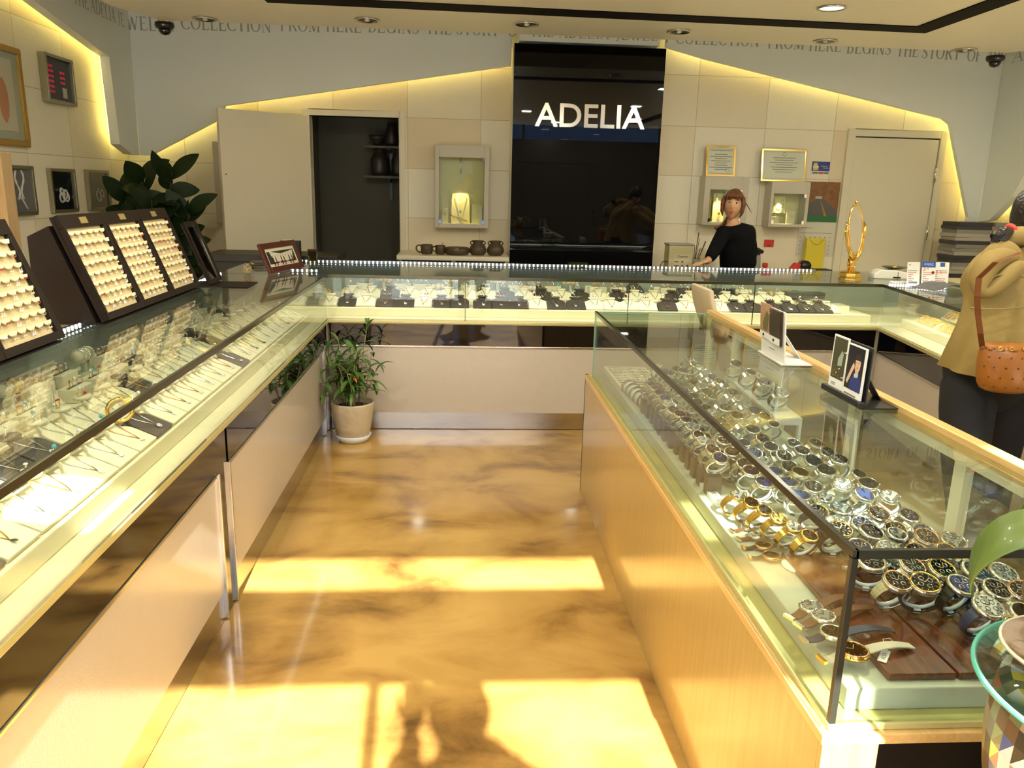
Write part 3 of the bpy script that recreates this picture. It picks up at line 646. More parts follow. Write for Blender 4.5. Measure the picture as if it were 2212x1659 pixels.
def in3(t, a, b, c, d, Y):
    q = MB(); bust(q, -.07, -.09, c+.09, .13, .15); q.build('necklace_card', m_lit, t)
    q = MB()
    for i in range(13):
        p = chainpts(-.07, -.10, c+.20, .08, .085)[i]; q.torus(p, .0075, .0025, 8, 5, 0, (1, -1, .5))
    q.build('necklace', m_silver, t)
    MB().box((-.10, -.11, c+.03), (.06, .05, .06)).build('ring_box', m_padc, t)
    MB().torus((-.10, -.115, c+.07), .010, .002, 12, 5, 0, (0, 1, 0)).build('ring', m_silver, t)
    MB().box((.045, -.10, c+.055), (.075, .02, .11)).build('earring_card', m_padc, t)
    MB().sph((.04, -.115, c+.07), .008, 8).sph((.055, -.115, c+.055), .006, 8).build('earring', m_silver, t)
showcase('lit wall showcase with a chunky link necklace, below the wider certificate', 2.66, 3.0, 1.28, 1.66, 2.685, 2.97, 1.305, 1.56, .16, (-.06, 11), in3)
showcase('narrow view of a wall showcase behind the open storeroom door', -2.03, -1.62, 1.20, 1.86, -1.98, -1.67, 1.25, 1.75, .12, (0, 4), lambda *a: None)
m_paper = M('certificate_paper', (.66, .68, .55), .6); m_ink = M('ink_grey', (.16, .17, .15), .7)
def certificate(label, x0, x1, z0, z1, lines, title):
    t = thing('certificate', label, 'certificate', ((x0+x1)/2, 6.90, z0), rot=(math.radians(-7), 0, 0)); q = (x1-x0)/2; h = z1-z0; bw = .013
    MB().bb(-q, q, 0, .015, 0, bw).bb(-q, q, 0, .015, h-bw, h).bb(-q, -q+bw, 0, .015, bw, h-bw).bb(q-bw, q, 0, .015, bw, h-bw).build('frame', m_gold, t, bev=.002)
    MB().bb(-q+bw, q-bw, .003, .012, bw, h-bw).build('paper', m_paper, t)
    b = MB(); r = random.Random(lines)
    for i in range(lines):
        z = h*.72-i*h*.072; l = q*(.35+.45*r.random()); b.bb(-l, l, .001, .003, z, z+.004)
    b.bb(-q+bw*1.8, q-bw*1.8, .0015, .003, bw*1.9, bw*2.0).bb(-q+bw*1.8, q-bw*1.8, .0015, .003, h-bw*2, h-bw*1.9)
    b.torus((q*.5 if lines > 7 else 0, .003, h*.2 if lines > 7 else h*.84), .015, .0015, 16, 4, 0, (0, 1, 0)); b.build('printed_lines', m_ink, t)
    if title: text('title', title, m_ink, t, .03, (-q*.75, .0015, h*.84), width=q*1.5, ext=.0003)
certificate('upright gold framed certificate above the saleswoman', 2.095, 2.345, 1.692, 1.945, 8, 'Gemological Institute of America')
certificate('wide gold framed certificate above the necklace showcase', 2.58, 2.975, 1.662, 1.935, 7, None)
# sticker and calendar on the wall
st = thing('wall_sticker', 'small blue and white sticker with a yellow hand above the calendar', 'sticker', (3.14, YW-.002, 1.73))
MB().bb(-.085, .085, -.001, .001, 0, .115).build('sheet', M('sticker_white', (.7, .7, .65), .4), st, bev=.0005)
MB().bb(-.08, .08, -.0018, -.001, .03, .11).build('blue_field', M('sticker_blue', (.02, .04, .25), .4), st)
MB().prism([(-.065, -.002, .035), (-.02, -.002, .04), (-.03, -.002, .075), (-.035, -.002, .10), (-.065, -.002, .098), (-.07, -.002, .06)], (0, -.001, 0)).build('yellow_hand', M('sticker_yellow', (.75, .6, .05), .4), st)
MB().bb(-.07, -.02, -.0035, -.003, .055, .075).build('white_label', M('sticker_white', ()), st)
MB().bb(-.07, -.02, -.002, -.001, .008, .022).bb(-.015, .03, -.002, -.001, .008, .022, 1).bb(.035, .075, -.002, -.001, .008, .022).bb(0, .06, -.0025, -.0018, .07, .074, 2).bb(.02, .07, -.0025, -.0018, .055, .059, 2).build('printed_lines', [m_ink, M('print_red', (.6, .04, .03), .5), M('sticker_white', ())], st)
cl = thing('wall_calendar', 'wall calendar with an autumn road photo and a January page', 'calendar', (3.17, YW-.002, 1.02))
MB().bb(-.165, .165, -.004, 0, .305, .65).build('picture_sheet', M('autumn_trees', (.22, .085, .018), .5, var=.75, vscale=24, coat=.3), cl)
MB().prism([(-.165, -.0045, .355), (.165, -.0045, .355), (.165, -.0045, .40), (.02, -.0045, .505), (-.03, -.0045, .505), (-.165, -.0045, .42)], (0, -.0005, 0)).build('road_print', M('road_print', (.10, .10, .095), .5), cl)
MB().prism([(.045, -.0055, .355), (.07, -.0055, .355), (.0, -.0055, .50), (-.003, -.0055, .50)], (0, -.0003, 0)).build('road_line', M('road_line', (.4, .2, .04), .5), cl)
MB().box((-.02, -.006, .515), (.06, .002, .024)).build('car_print', M('car_print', (.45, .45, .38), .5), cl)
MB().bb(-.166, .166, -.006, 0, .305, .355).build('green_band', M('green_band', (.02, .16, .045), .5), cl)
MB().bb(-.17, .17, -.003, 0, 0, .30).build('month_page', M('month_page', (.68, .66, .56), .6), cl)
text('month_number', '1', m_ink, cl, .055, (-.15, -.0035, .245))
b = MB(); b.bb(-.12, -.05, -.0035, -.003, .25, .253); b.bb(-.16, .14, -.0035, -.003, .205, .208)
for r_ in range(5):
    for c_ in range(7): b.bb(-.15+c_*.045, -.142+c_*.045, -.0035, -.003, .165-r_*.036, .173-r_*.036)
b.build('printed_dates', m_ink, cl)
cl.rotation_euler = (0, 0, 0)
# ------------------------------------------------------------------ storeroom shelves seen through the open door
YS = 7.53
def sp(px, py): return W(px, py, y=YS)
for i, (pyy, lab) in enumerate(((314, 'upper shelf on a black bracket inside the dark storeroom'), (379, 'lower shelf on a black bracket inside the dark storeroom'))):
    p = sp(786, pyy); t = thing('wall_shelf', lab, 'shelf', (p.x, YS+.2, p.z)); MB().bb(0, .62, -.22, 0, -.02, 0).build('board', M('shelf_wood', (.10, .07, .035), .5), t)
    x_ = sp(841, pyy).x-p.x; MB().bb(x_-.012, x_+.012, -.012, 0, -.22, -.02).prism([(x_-.01, -.012, -.06), (x_-.01, -.17, -.03), (x_-.01, -.17, -.02), (x_-.01, -.012, -.02)], (.02, 0, 0)).build('bracket', m_blackp, t)
zs1 = sp(812, 314).z; zs2 = sp(812, 379).z
def svase(name, lab, cat, px, z, prof):
    t = thing(name, lab, cat, (sp(px, 300).x, YS+.07, z)); MB().lathe(prof, 22).build('body', M('black_clay', (.035, .028, .022), .4), t); MB().torus((0, 0, prof[-1][1]), prof[-1][0], .005, 22).build('rim', M('black_clay', ()), t)
svase('pottery_bowl', 'footed dark bowl on the upper storeroom shelf', 'bowl', 813, zs1, [(.035, 0), (.04, .02), (.065, .06), (.078, .09), (.072, .088)])
svase('pottery_vase', 'tall dark vase on the upper storeroom shelf', 'vase', 845, zs1, [(.05, 0), (.065, .03), (.062, .10), (.04, .17), (.036, .20)])
svase('pottery_jar', 'dark shouldered jar with a collar on the lower storeroom shelf', 'jar', 818, zs2, [(.07, 0), (.085, .03), (.085, .14), (.06, .19), (.04, .21), (.05, .245)])
svase('pottery_jar', 'dark jar half hidden by the door jamb on the lower storeroom shelf', 'jar', 858, zs2, [(.05, 0), (.06, .03), (.06, .14), (.03, .19), (.035, .21)])
# ------------------------------------------------------------------ jewellery in the counters
rj = random.Random(11)
def LC(cn, x, y, z):
    return Matrix.Translation(cn.location) @ Matrix.Rotation(cn.rotation_euler[2], 4, 'Z') @ Vector((x, y, z))
# one mesh of each kind, shared by the copies
def pad_proto(mat, name, label):
    t = thing(name, label, 'necklace pad')
    R = Matrix.Rotation(math.radians(24), 4, 'X')
    b = MB(); b.T = R
    out = [(-.064, 0), (.064, 0), (.064, .075), (.056, .092), (.036, .104), (.026, .118), (.02, .128), (-.02, .128), (-.026, .118), (-.036, .104), (-.056, .092), (-.064, .075)]
    b.prism([(x, y, 0) for x, y in out], (0, 0, .012)); b.build('face', mat, t, bev=.002)
    b = MB(); b.prism([(-.055, .01, 0), (-.055, .105, 0), (-.055, .105, .044), (-.055, .01, .004)], (.11, 0, 0)); b.build('wedge', mat, t)
    b = MB(); b.lathe([(.0001, .004), (.024, .004), (.026, 0), (.024, -.005), (.0001, -.006)], 20, (0, .118, .066), sx=1.35); b.build('ring_shelf', mat, t)
    return t
pad_c = pad_proto(m_padc, 'necklace_pad', 'proto'); pad_d = pad_proto(m_padd, 'necklace_pad', 'proto')
gems = [('clear', M('gem_clear', (.9, .92, .95), .05, 0, 1., spec=1.)), ('red', M('gem_red', (.45, .01, .015), .1, coat=1.)), ('blue', M('gem_blue', (.03, .10, .5), .1, coat=1.)), ('turquoise', M('gem_turquoise', (.05, .40, .50), .3)), ('pearl', M('gem_pearl', (.85, .80, .72), .25, coat=.6)), ('black', M('gem_black', (.01, .01, .012), .08, coat=1.)), ('green', M('gem_green', (.03, .25, .12), .1, coat=1.))]
metals = [('silver', m_silver), ('gold', m_gold), ('rose gold', m_rose)]
def on_pad(x, y, h=.0135): # point on the slanted face
    a = math.radians(24); return (x, y*math.cos(a)-h*math.sin(a), y*math.sin(a)+h*math.cos(a))
def necklace_proto(mm, gm, k):
    t = thing('necklace', 'proto', 'necklace')
    sg = (-1, 1)[k % 2]
    pts = [on_pad(-.027, .112, .016), on_pad(-.018, .085), on_pad(-.008+.002*sg, .055), on_pad(.004*sg, .032), on_pad(.012+.002*sg, .055), on_pad(.021, .085), on_pad(.027, .112, .016)]
    MB().tube(pts, .0017, 5).build('chain', mm, t)
    b = MB(); c = on_pad(.004*sg, .024, .017)
    if k % 4 == 0: b.sph(c, .0075, 10, 0, (1, 1, .6))
    elif k % 4 == 1: b.torus(c, .0075, .0018, 14, 5, 0, (0, -.4, .9)); b.sph(c, .003, 6)
    elif k % 4 == 2: b.sph(c, .0055, 8, 0, (1, 1.7, .5))
    else: b.sph((c[0]-.004, c[1], c[2]), .005, 8, 0, (1, 1, .5)); b.sph((c[0]+.005, c[1]-.004, c[2]), .005, 8, 0, (1, 1, .5))
    b.build('pendant', gm, t); return t
neck = []
for k in range(12):
    mi = (0, 0, 1, 2)[k % 4]; gi = (0, 0, 4, 0, 0, 0, 5, 0, 0, 0, 1, 0)[k]
    neck.append((metals[mi][0], gems[gi][0], necklace_proto(metals[mi][1], gems[gi][1], k)))
def ring_proto(mm, gm, k):
    t = thing('ring', 'proto', 'ring')
    MB().torus((0, 0, .010), .009, .0014, 18, 6, 0, (.25 if k % 2 else -.2, 1, 0)).build('band', mm, t)
    b = MB()
    if k % 3 == 0: b.lathe([(.0001, 0), (.0045, .003), (.0035, .005), (.0001, .0055)], 8, (0, 0, .019), smooth=False)
    elif k % 3 == 1: b.sph((0, 0, .0215), .0048, 8)
    else:
        for q in range(3): b.sph((-.005+.005*q, 0, .0205-.0008*abs(q-1)), .0027, 6)
    b.build('stone', gm, t); return t
ringp = []
for k in range(9):
    mi = (0, 1, 0, 2, 0, 1, 0, 0, 1)[k]; gi = (0, 0, 0, 0, 4, 0, 0, 3, 1)[k]
    ringp.append((metals[mi][0], gems[gi][0], ring_proto(metals[mi][1], gems[gi][1], k)))
def earring_proto(mm, gm, k):
    b = MB(); s_ = .0055
    for sx in (-s_, s_):
        if k % 4 == 0: b.sph((sx, 0, 0), .0034, 7); b.tube([(sx, .002, 0), (sx, -.001, -.002)], .0008, 4, 1)
        elif k % 4 == 1: b.tube([(sx, 0, .002), (sx, -.002, -.009)], .0008, 4, 1); b.sph((sx, -.002, -.011), .0028, 6)
        elif k % 4 == 2: b.torus((sx, 0, -.004), .0042, .0011, 10, 4, 1, (.6, 1, 0))
        else: b.tube([(sx, 0, .002), (sx, -.002, -.014)], .0007, 4, 1); b.sph((sx, -.002, -.009), .002, 6); b.sph((sx, -.002, -.016), .003, 6, 0, (1, 1, 1.5))
    return b.build('earrings', [gm, mm])
earp = []
for k in range(12):
    mi = (0, 1, 0, 2, 1, 1, 0, 1, 0, 1, 2, 0)[k]; gi = (0, 4, 4, 0, 1, 4, 0, 0, 0, 0, 4, 0)[k]
    o = earring_proto(metals[mi][1], gems[gi][1], k); tag(o, 'proto', 'earrings'); earp.append((metals[mi][0], gems[gi][0], o))
_used = set()
def use(proto, loc, rotz, label, group, cat=None, rot=None, scale=None):
    r = rot if rot is not None else (0, 0, rotz)
    if id(proto) not in _used:
        _used.add(id(proto)); o = proto; o.location = loc; o.rotation_euler = r
        if scale: o.scale = (scale,)*3
        o['label'] = label; o['group'] = group
    else: o = dup(proto, loc, r, label, group, scale)
    return o
def pad_set(cn, lx, ly, lz, dark, where, grp, ring=True, ear=True, neckl=True, tag_=''):
    loc = LC(cn, lx, ly, lz); rz = cn.rotation_euler[2]
    P = Matrix.Translation(loc) @ Matrix.Rotation(rz, 4, 'Z')
    use(pad_d if dark else pad_c, loc, rz, '%s necklace pad, %s' % ('dark brown' if dark else 'cream', where), 'necklace pads '+grp)
    if neckl:
        a, g, n = neck[rj.randrange(12)]
        use(n, loc, rz, '%s necklace, %s pendant, %s pad, %s' % (a, g, 'dark' if dark else 'cream', where), 'necklaces '+grp)
    if ring:
        a, g, n = ringp[rj.randrange(9)]
        use(n, P @ Vector((-.014, .118, .070)), rz+rj.uniform(-.5, .5), '%s ring, %s stone, pad in %s' % (a, g, where), 'rings '+grp, scale=1.3)
    if ear:
        a, g, n = earp[(0, 1, 2, 4, 6, 9)[rj.randrange(6)]]
        use(n, P @ Vector((.012, .116, .0755)), rz, '%s %s earrings, pad in %s' % (a, g, where), 'earrings '+grp, scale=1.5)
# --- back counter, front row
rowx = [(711, 0), (750, 1), (790, 0), (834, 1), (875, 1), (916, 0), (953, 1), (992, 1), (1043, 1), (1081, 1), (1122, 1), (1160, 0), (1201, 1), (1244, 1), (1285, 0), (1322, 0), (1360, 0), (1398, 0), (1442, 1), (1482, 0), (1520, 0), (1551, 0), (1583, 1), (1627, 1), (1671, 1), (1706, 1), (1741, 1), (1776, 1)]
xs_last = -9
for i, (px, dk) in enumerate(rowx):
    x = W(px, 652, y=5.15).x; x = max(x, xs_last+.112); xs_last = x
    pad_set(cnt_back, x+.826, .125, STEP, dk, 'long counter, front row, %s from left' % nth(i), 'in the front row of the long counter')
pat2 = [0, 0, 1, 0, 0, 0, 0, 0, 1, 0, 1, 0, 1, 0, 1, 0, 0, 1, 0, 1, 0, 0, 0, 0]
for i in range(24):
    x = -.72+i*.128
    pad_set(cnt_back, x+.826, .285, STEP+.035, pat2[i], 'long counter, second row, %s from left' % nth(i), 'in the second row of the long counter', ear=False)
MB().bb(.0, 3.5, .275, .42, STEP, STEP+.034).build('low_step', m_padc, cnt_back)
# third and fourth rows: ring blocks, bracelet cones, necklace busts, earring cards, boxes
def block_proto(mat, lab):
    t = thing('ring_block', 'proto', 'ring block'); MB().bb(-.055, .055, -.03, .03, 0, .045).build('block', mat, t, bev=.003)
    MB().bb(-.05, .05, -.004, .004, .045, .047).build('slot', m_padd if mat is m_padc else m_blackp, t); return t
blk_c, blk_d = block_proto(m_padc, ''), block_proto(m_padd, '')
def bust_proto(mat):
    t = thing('necklace_bust', 'proto', 'necklace bust')
    b = MB(); pts = [(-.075, 0), (.075, 0), (.078, .02), (.05, .06), (.03, .075), (.026, .10), (-.026, .10), (-.03, .075), (-.05, .06), (-.078, .02)]
    b.T = Matrix.Rotation(math.radians(-24), 4, 'X'); b.prism([(x, 0, z) for x, z in pts], (0, .02, 0)); b.build('bust', mat, t, bev=.006)
    MB().bb(-.07, .07, -.005, .07, 0, .012).build('foot', mat, t, bev=.002); return t
bst_c, bst_d = bust_proto(m_padc), bust_proto(m_padd)
def cone_proto():
    t = thing('bracelet_bar', 'proto', 'bracelet stand'); MB().bb(-.05, .05, -.025, .025, 0, .01).bb(-.008, .008, -.008, .008, .01, .06).build('foot', m_greyp, t)
    b = MB(); b.tube([(-.055, 0, .075), (.055, 0, .075)], .02, 12); b.build('bar', m_padc, t); return t
con = cone_proto()
def brace_proto(mm, k):
    b = MB(); n = 26
    for i in range(n):
        a = 2*PI*i/n; b.sph((0, .027*math.cos(a), .022*math.sin(a)), .0030+.0008*((i+k) % 2), 5)
    b.torus((0, 0, 0), .0245, .0016, 24, 5, 0, (1, 0, 0)); o = b.build('bracelet', mm); return tag(o, 'proto', 'bracelet')
brc = [('silver', brace_proto(m_silver, 0)), ('gold', brace_proto(m_gold, 1))]
def card_proto():
    t = thing('earring_card', 'proto', 'earring card'); b = MB(); b.T = Matrix.Rotation(math.radians(-12), 4, 'X'); b.bb(-.02, .02, -.003, .003, 0, .05)
    b.build('card', m_padc, t, bev=.001); return t
crd = card_proto()
def bigneck(mm, wd, hh):
    b = MB(); pts = []
    for i in range(15):
        a = PI*i/14; x = -.05*math.cos(a)*wd; z = .085-.062*math.sin(a)*hh; pts.append((x, -.006+(z*.44), z))
    for p in pts: b.sph(p, .0034, 5)
    b.tube(pts, .0018, 5); b.sph((0, -.010+.010, .018), .006, 7); o = b.build('necklace', mm); return tag(o, 'proto', 'necklace')
bn = [('silver', bigneck(m_silver, .8, 1.)), ('gold', bigneck(m_gold, .8, .9))]
kinds = 'bnrrcrrbrcrrdnrrbrcrrDRRRRN'
x = -.70
for row, (ly, lz, seed) in enumerate(((.46, STEP+.02, 'bRRcKRcBrKcRRbKrRcBRRKrRB'), (.64, STEP+.05, 'RKRRcKRcKRrRKcRRBcRRKRR'))):
    MB().bb(.0, 3.3, ly-.04, ly+.09, STEP, lz).build('low_step', m_padc, cnt_back); x = -.74
    cnt = 0
    for ch in seed:
        x += .075; where = 'long counter, %s row, %s from left' % (('third', 'fourth')[row], nth(cnt)); cnt += 1
        P = LC(cnt_back, x+.826, ly, lz); rz = cnt_back.rotation_euler[2]
        if x > 2.45: break
        gname = 'in the rear rows of the long counter'
        if ch in 'Rr':
            dk = x > 1.0 and rj.random() < .7 or ch == 'r'
            use(blk_d if dk else blk_c, P, rz, '%s ring block, %s' % ('dark' if dk else 'cream', where), 'ring blocks '+gname)
            for q in range(3):
                a, g, n = ringp[rj.randrange(9)]
                use(n, P+Vector((-.034+q*.034, 0, .044)), rj.uniform(-.6, .6), '%s ring, %s stone, %s on block, %s' % (a, g, ('left', 'middle', 'right')[q], where), 'rings '+gname, scale=1.2)
            x += .055
        elif ch in 'bBdD':
            dk = ch in 'dDB'; use(bst_d if dk else bst_c, P, rz, '%s necklace bust, %s' % ('dark' if dk else 'cream', where), 'necklace busts '+gname)
            a, n = bn[cnt % 2]; use(n, P+Vector((0, -.002, .004)), rz, '%s bead necklace, %s bust, %s' % (a, 'dark' if dk else 'cream', where), 'bead necklaces '+gname); x += .09
        elif ch == 'K':
            use(con, P, rz, 'bracelet bar, %s' % where, 'bracelet bars '+gname)
            for q in range(3):
                a, n = brc[rj.randrange(2)]; use(n, P+Vector((-.033+q*.033, 0, .075)), 0, '%s bracelet, %s on bar, %s' % (a, ('left', 'middle', 'right')[q], where), 'bracelets '+gname)
            x += .055
        elif ch == 'c':
            use(crd, P, rz, 'small cream earring card, %s' % where, 'earring cards '+gname)
            a, g, n = earp[rj.randrange(12)]; use(n, P+Vector((0, .000, .038)), rz, '%s %s earrings on card, %s' % (a, g, where), 'earrings on cards '+gname, scale=1.3)
bx = thing('jewellery_box', 'flat black jewellery box lying among the gold jewellery at the right of the long counter', 'box', (2.40, 5.38, STEP+.07), -.05)
MB().bb(-.13, .13, -.04, .05, 0, .022).build('base', m_padd, bx, bev=.002); MB().bb(-.132, .132, -.042, .052, .022, .04).build('lid', M('box_black', (.02, .02, .025), .35), bx, bev=.003)
MB().bb(-.02, .0, -.015, .0, .0402, .0406).bb(.03, .04, -.015, .0, .0402, .0406).build('mark', m_gold, bx)
# gold chains laid side by side at the right end and in the right counter
def chain_proto(mm, k):
    rr = random.Random(k); b = MB(); n = 22; pts = []
    for i in range(n): 
        u = i/(n-1); pts.append((.006*math.sin(u*7+k)+.004*rr.uniform(-1, 1), u*.15, .004+.040*math.sin(PI*min(u*1.15, 1.))+.002*rr.random()))
    for i in range(n-1): b.sph(((pts[i][0]+pts[i+1][0])/2, (pts[i][1]+pts[i+1][1])/2, (pts[i][2]+pts[i+1][2])/2), .0038, 5, 0, (1.25 if i % 2 else .7, 1.3, .8))
    b.tube(pts, .0016, 4); o = b.build('chain_bracelet', mm); return tag(o, 'proto', 'bracelet')
chp = [chain_proto(m_gold, k) for k in range(4)]; chs = [chain_proto(m_silver, 9)]
def roll_proto():
    t = thing('bracelet_cushion', 'proto', 'cushion'); b = MB(); n = 10; pr = [(0, 0, 0)]
    pts = [(0, .15*i/n, .038*math.sin(PI*min(1.15*i/n, 1.))) for i in range(n+1)]
    b.prism([(-.15, p[1], p[2]) for p in pts], (.30, 0, 0)); b.build('cushion', m_padc, t); return t
rol = roll_proto()
for i in range(26):
    P = LC(cnt_back, 3.02+.018*(i % 13), .36 if i < 13 else .56, STEP+(.02 if i < 13 else .05))
    use(chp[i % 4], P, 0, 'gold chain bracelet, %s from left, %s heap, right end of long counter' % (nth(i % 13), 'nearer' if i < 13 else 'farther'), 'gold bracelets at the right end of the long counter')
for r_ in range(2):
    use(rol, LC(cnt_back, 3.13, (.36, .56)[r_], STEP+(.018, .048)[r_]), 0, 'cream cushion under the %s heap of gold bracelets, long counter' % ('nearer', 'farther')[r_], 'cushions in the long counter')
for i in range(3):
    pad_set(cnt_back, 3.03+i*.14, .13, STEP, 0, '%s of three, right end of long counter' % ('first', 'second', 'third')[i], 'at the right end of the long counter', ring=False, ear=False)
for r_, (ly, lz) in enumerate(((.17, STEP), (.33, STEP+.03), (.48, STEP+.06))):
    for c_ in range(3 if r_ else 3):
        use(rol, LC(cnt_right, .27+c_*.32, ly, lz), ANG_R, 'cream bracelet cushion, right counter, %s row from front, %s from corner' % (('first', 'second', 'third')[r_], ('first', 'second', 'third')[c_]), 'cushions in the right counter')
        for k in range(15):
            sil = r_ > 0 and c_ > 0 and rj.random() < .8; pr0 = chs[0] if sil else chp[rj.randrange(4)]
            use(pr0, LC(cnt_right, .14+c_*.32+k*.0185, ly-.002, lz+.001), ANG_R+rj.uniform(-.08, .08), '%s chain bracelet, right counter, %s row, %s cushion, %s along' % ('silver' if sil else 'gold', ('front', 'middle', 'rear')[r_], ('first', 'second', 'third')[c_], nth(k)), 'chain bracelets in the right counter')
# --- left counter
GL_ = 'in the left counter'
def lpad(i, lx, ly, lz, dk, row, **kw): pad_set(cnt_left, lx, ly, lz, dk, 'left counter, %s row, %s from near end' % (row, nth(i)), 'in the %s row of the left counter' % row, **kw)
darks1 = {2, 3, 10, 17}; darks2 = {1, 6, 7, 12, 18}
for i in range(27): lpad(i, .95+i*.136, .085, STEP, i in darks1, 'front')
MB().bb(.7, 4.6, .225, .64, STEP, STEP+.03).build('low_step', m_padc, cnt_left, bev=.002)
for i in range(26): lpad(i, 1.0+i*.138, .235, STEP+.031, i in darks2, 'second', ear=i % 2 == 0)
MB().bb(.7, 4.6, .39, .64, STEP+.03, STEP+.055).build('low_step', m_padc, cnt_left, bev=.002)
for i in range(22):
    P = LC(cnt_left, 1.15+i*.15, .43, STEP+.056); rz = cnt_left.rotation_euler[2]; where = 'left counter, third row, %s from near end' % nth(i)
    T = Matrix.Translation(P) @ Matrix.Rotation(rz, 4, 'Z')
    if i % 5 == 3:
        use(bst_c, P, rz, 'cream necklace bust, '+where, 'necklace busts '+GL_); a, n = bn[i % 2]
        use(n, T @ Vector((0, -.002, .004)), rz, '%s bead necklace, cream bust, %s' % (a, where), 'bead necklaces '+GL_)
    else:
        use(blk_c if i % 4 else blk_d, P, rz, '%s ring block, %s' % ('cream' if i % 4 else 'dark', where), 'ring blocks '+GL_)
        for q in range(3):
            a, g, n = ringp[rj.randrange(9)]
            use(n, T @ Vector((-.034+q*.034, 0, .044)), rz+rj.uniform(-.5, .5), '%s ring, %s stone, %s on block, %s' % (a, g, ('near', 'middle', 'far')[q], where), 'rings on blocks '+GL_, scale=1.2)
for i in range(20):
    P = LC(cnt_left, 1.2+i*.165, .56, STEP+.056); rz = cnt_left.rotation_euler[2]; where = 'left counter, rear row, %s from near end' % nth(i)
    T = Matrix.Translation(P) @ Matrix.Rotation(rz, 4, 'Z')
    if i % 3 == 1:
        use(con, P, rz, 'bracelet bar, %s' % where, 'bracelet bars '+GL_)
        for q in range(3):
            a, n = brc[rj.randrange(2)]; use(n, T @ Vector((-.033+q*.033, 0, .075)), rz, '%s bracelet, %s on bar, %s' % (a, ('near', 'middle', 'far')[q], where), 'bracelets '+GL_)
    else:
        use(blk_c, P, rz, 'cream ring block, %s' % where, 'ring blocks '+GL_)
        for q in range(3):
            a, g, n = ringp[rj.randrange(9)]
            use(n, T @ Vector((-.034+q*.034, 0, .044)), rz+rj.uniform(-.5, .5), '%s ring, %s stone, %s on block, %s' % (a, g, ('near', 'middle', 'far')[q], where), 'rings on blocks '+GL_, scale=1.2)
# a large cream bracelet standing near the sunlit patch
bs = thing('bangle', 'upright gold bangle on a cream cuff next to the sunlit patch in the left counter', 'bracelet', (-1.0, 2.32, STEP+.062), PI/2)
MB().torus((0, 0, .038), .034, .006, 26, 8, 0, (1, .5, 0)).build('band', m_gold, bs); MB().torus((.006, .003, .038), .029, .008, 26, 6, 0, (1, .5, 0)).build('cuff', m_padc, bs)
# ------------------------------------------------------------------ earring stands on the left counter
m_brown = M('dark_brown_leather', (.016, .010, .007), .6, spec=.2); m_tabc = M('cream_velvet', (.86, .74, .46), .75)
FACE = math.atan2(.385, .150)
TW = .367
def tray_proto():
    t = thing('earring_tray', 'proto', 'earring tray'); Lh = .42; hw = TW/2-.002
    # local: x along the counter, y up the slope, z out of the face
    MB().bb(-hw, hw, 0, Lh, -.012, 0).build('back_board', m_brown, t)
    MB().bb(-hw, hw, 0, .028, 0, .022).bb(-hw, hw, Lh-.052, Lh, 0, .022).bb(-hw, -hw+.016, .028, Lh-.052, 0, .022).bb(hw-.030, hw, .028, Lh-.052, 0, .022).build('frame', m_brown, t, bev=.002)
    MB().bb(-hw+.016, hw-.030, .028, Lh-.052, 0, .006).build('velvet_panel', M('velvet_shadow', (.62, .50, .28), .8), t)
    MB().bb(-.03, .03, Lh-.040, Lh-.014, .022, .0235).build('name_plate', M('plate_gold', (.45, .33, .13), .4, .5), t)
    for r_ in range(8):
        y = .062+r_*.0405; b = MB(); n = 6; wd = (2*hw-.046)/n
        b.bb(-hw+.017, hw-.020, y+.004, y+.007, .006, .016)
        for c_ in range(n):
            x0 = -hw+.018+c_*wd; q = []
            for k_ in range(9):
                a = PI+PI*k_/8; q.append((x0+wd/2+wd*.46*math.cos(a), y+.006+.013*math.sin(a), .015))
            b.prism([(x0+wd*.04, y+.008, .015), ]+q+[(x0+wd*.96, y+.008, .015)], (0, .001, .003))
        b.build('tab_rail', m_tabc, t)
    return t
trp = tray_proto()
FR = Matrix(((0, -math.cos(FACE), math.sin(FACE), 0), (1, 0, 0, 0), (0, math.sin(FACE), math.cos(FACE), 0), (0, 0, 0, 1)))
TR = FR.to_euler()
def stand(y0, lab, nm, vis):
    s_ = thing('earring_stand', 'dark brown wedge stand under the earring trays, %s' % lab, 'display stand', (-1.362, y0, CT))
    b = MB(); b.prism([(-.03, 0, .004), (-.25, 0, .004), (-.25, 0, .33), (-.17, 0, .37)], (0, 3*TW, 0)); b.build('wedge', m_brown, s_, bev=.002)
    MB().bb(-.26, .002, -.004, 3*TW+.004, 0, .006).build('base', m_brown, s_)
    for k in range(3):
        c = Vector((-1.362, y0+TW*(k+.5), CT+.012)); where = '%s tray, %s stand' % (('near', 'middle', 'far')[k], nm)
        T = Matrix.Translation(c) @ FR
        use(trp, c, 0, 'brown earring tray with cream velvet rails, %s' % where, 'earring trays', rot=TR)
        if k not in vis: continue
        for r_ in range(8):
            for c_ in range(6):
                if rj.random() < .06: continue
                wd = (TW-.004-.046)/6; x = -(TW/2-.002)+.018+wd*(c_+.5); y = .062+r_*.0405-.002
                a, g, n = earp[(c_+r_*3+k*5+rj.randrange(3)) % 12]
                use(n, T @ Vector((x, y-.002, .021)), 0, '%s %s earrings, %s rail up, %s from left, %s' % (a, g, ('first', 'second', 'third', 'fourth', 'fifth', 'sixth', 'seventh', 'top')[r_], ('first', 'second', 'third', 'fourth', 'fifth', 'sixth')[c_], where), 'earrings on the trays', rot=(0, 0, PI/2), scale=1.1)
stand(3.10, 'farther one, in front of the rubber plant', 'farther', (0, 1, 2)); stand(1.655, 'nearer one, cut by the left photo edge', 'nearer', (1, 2))
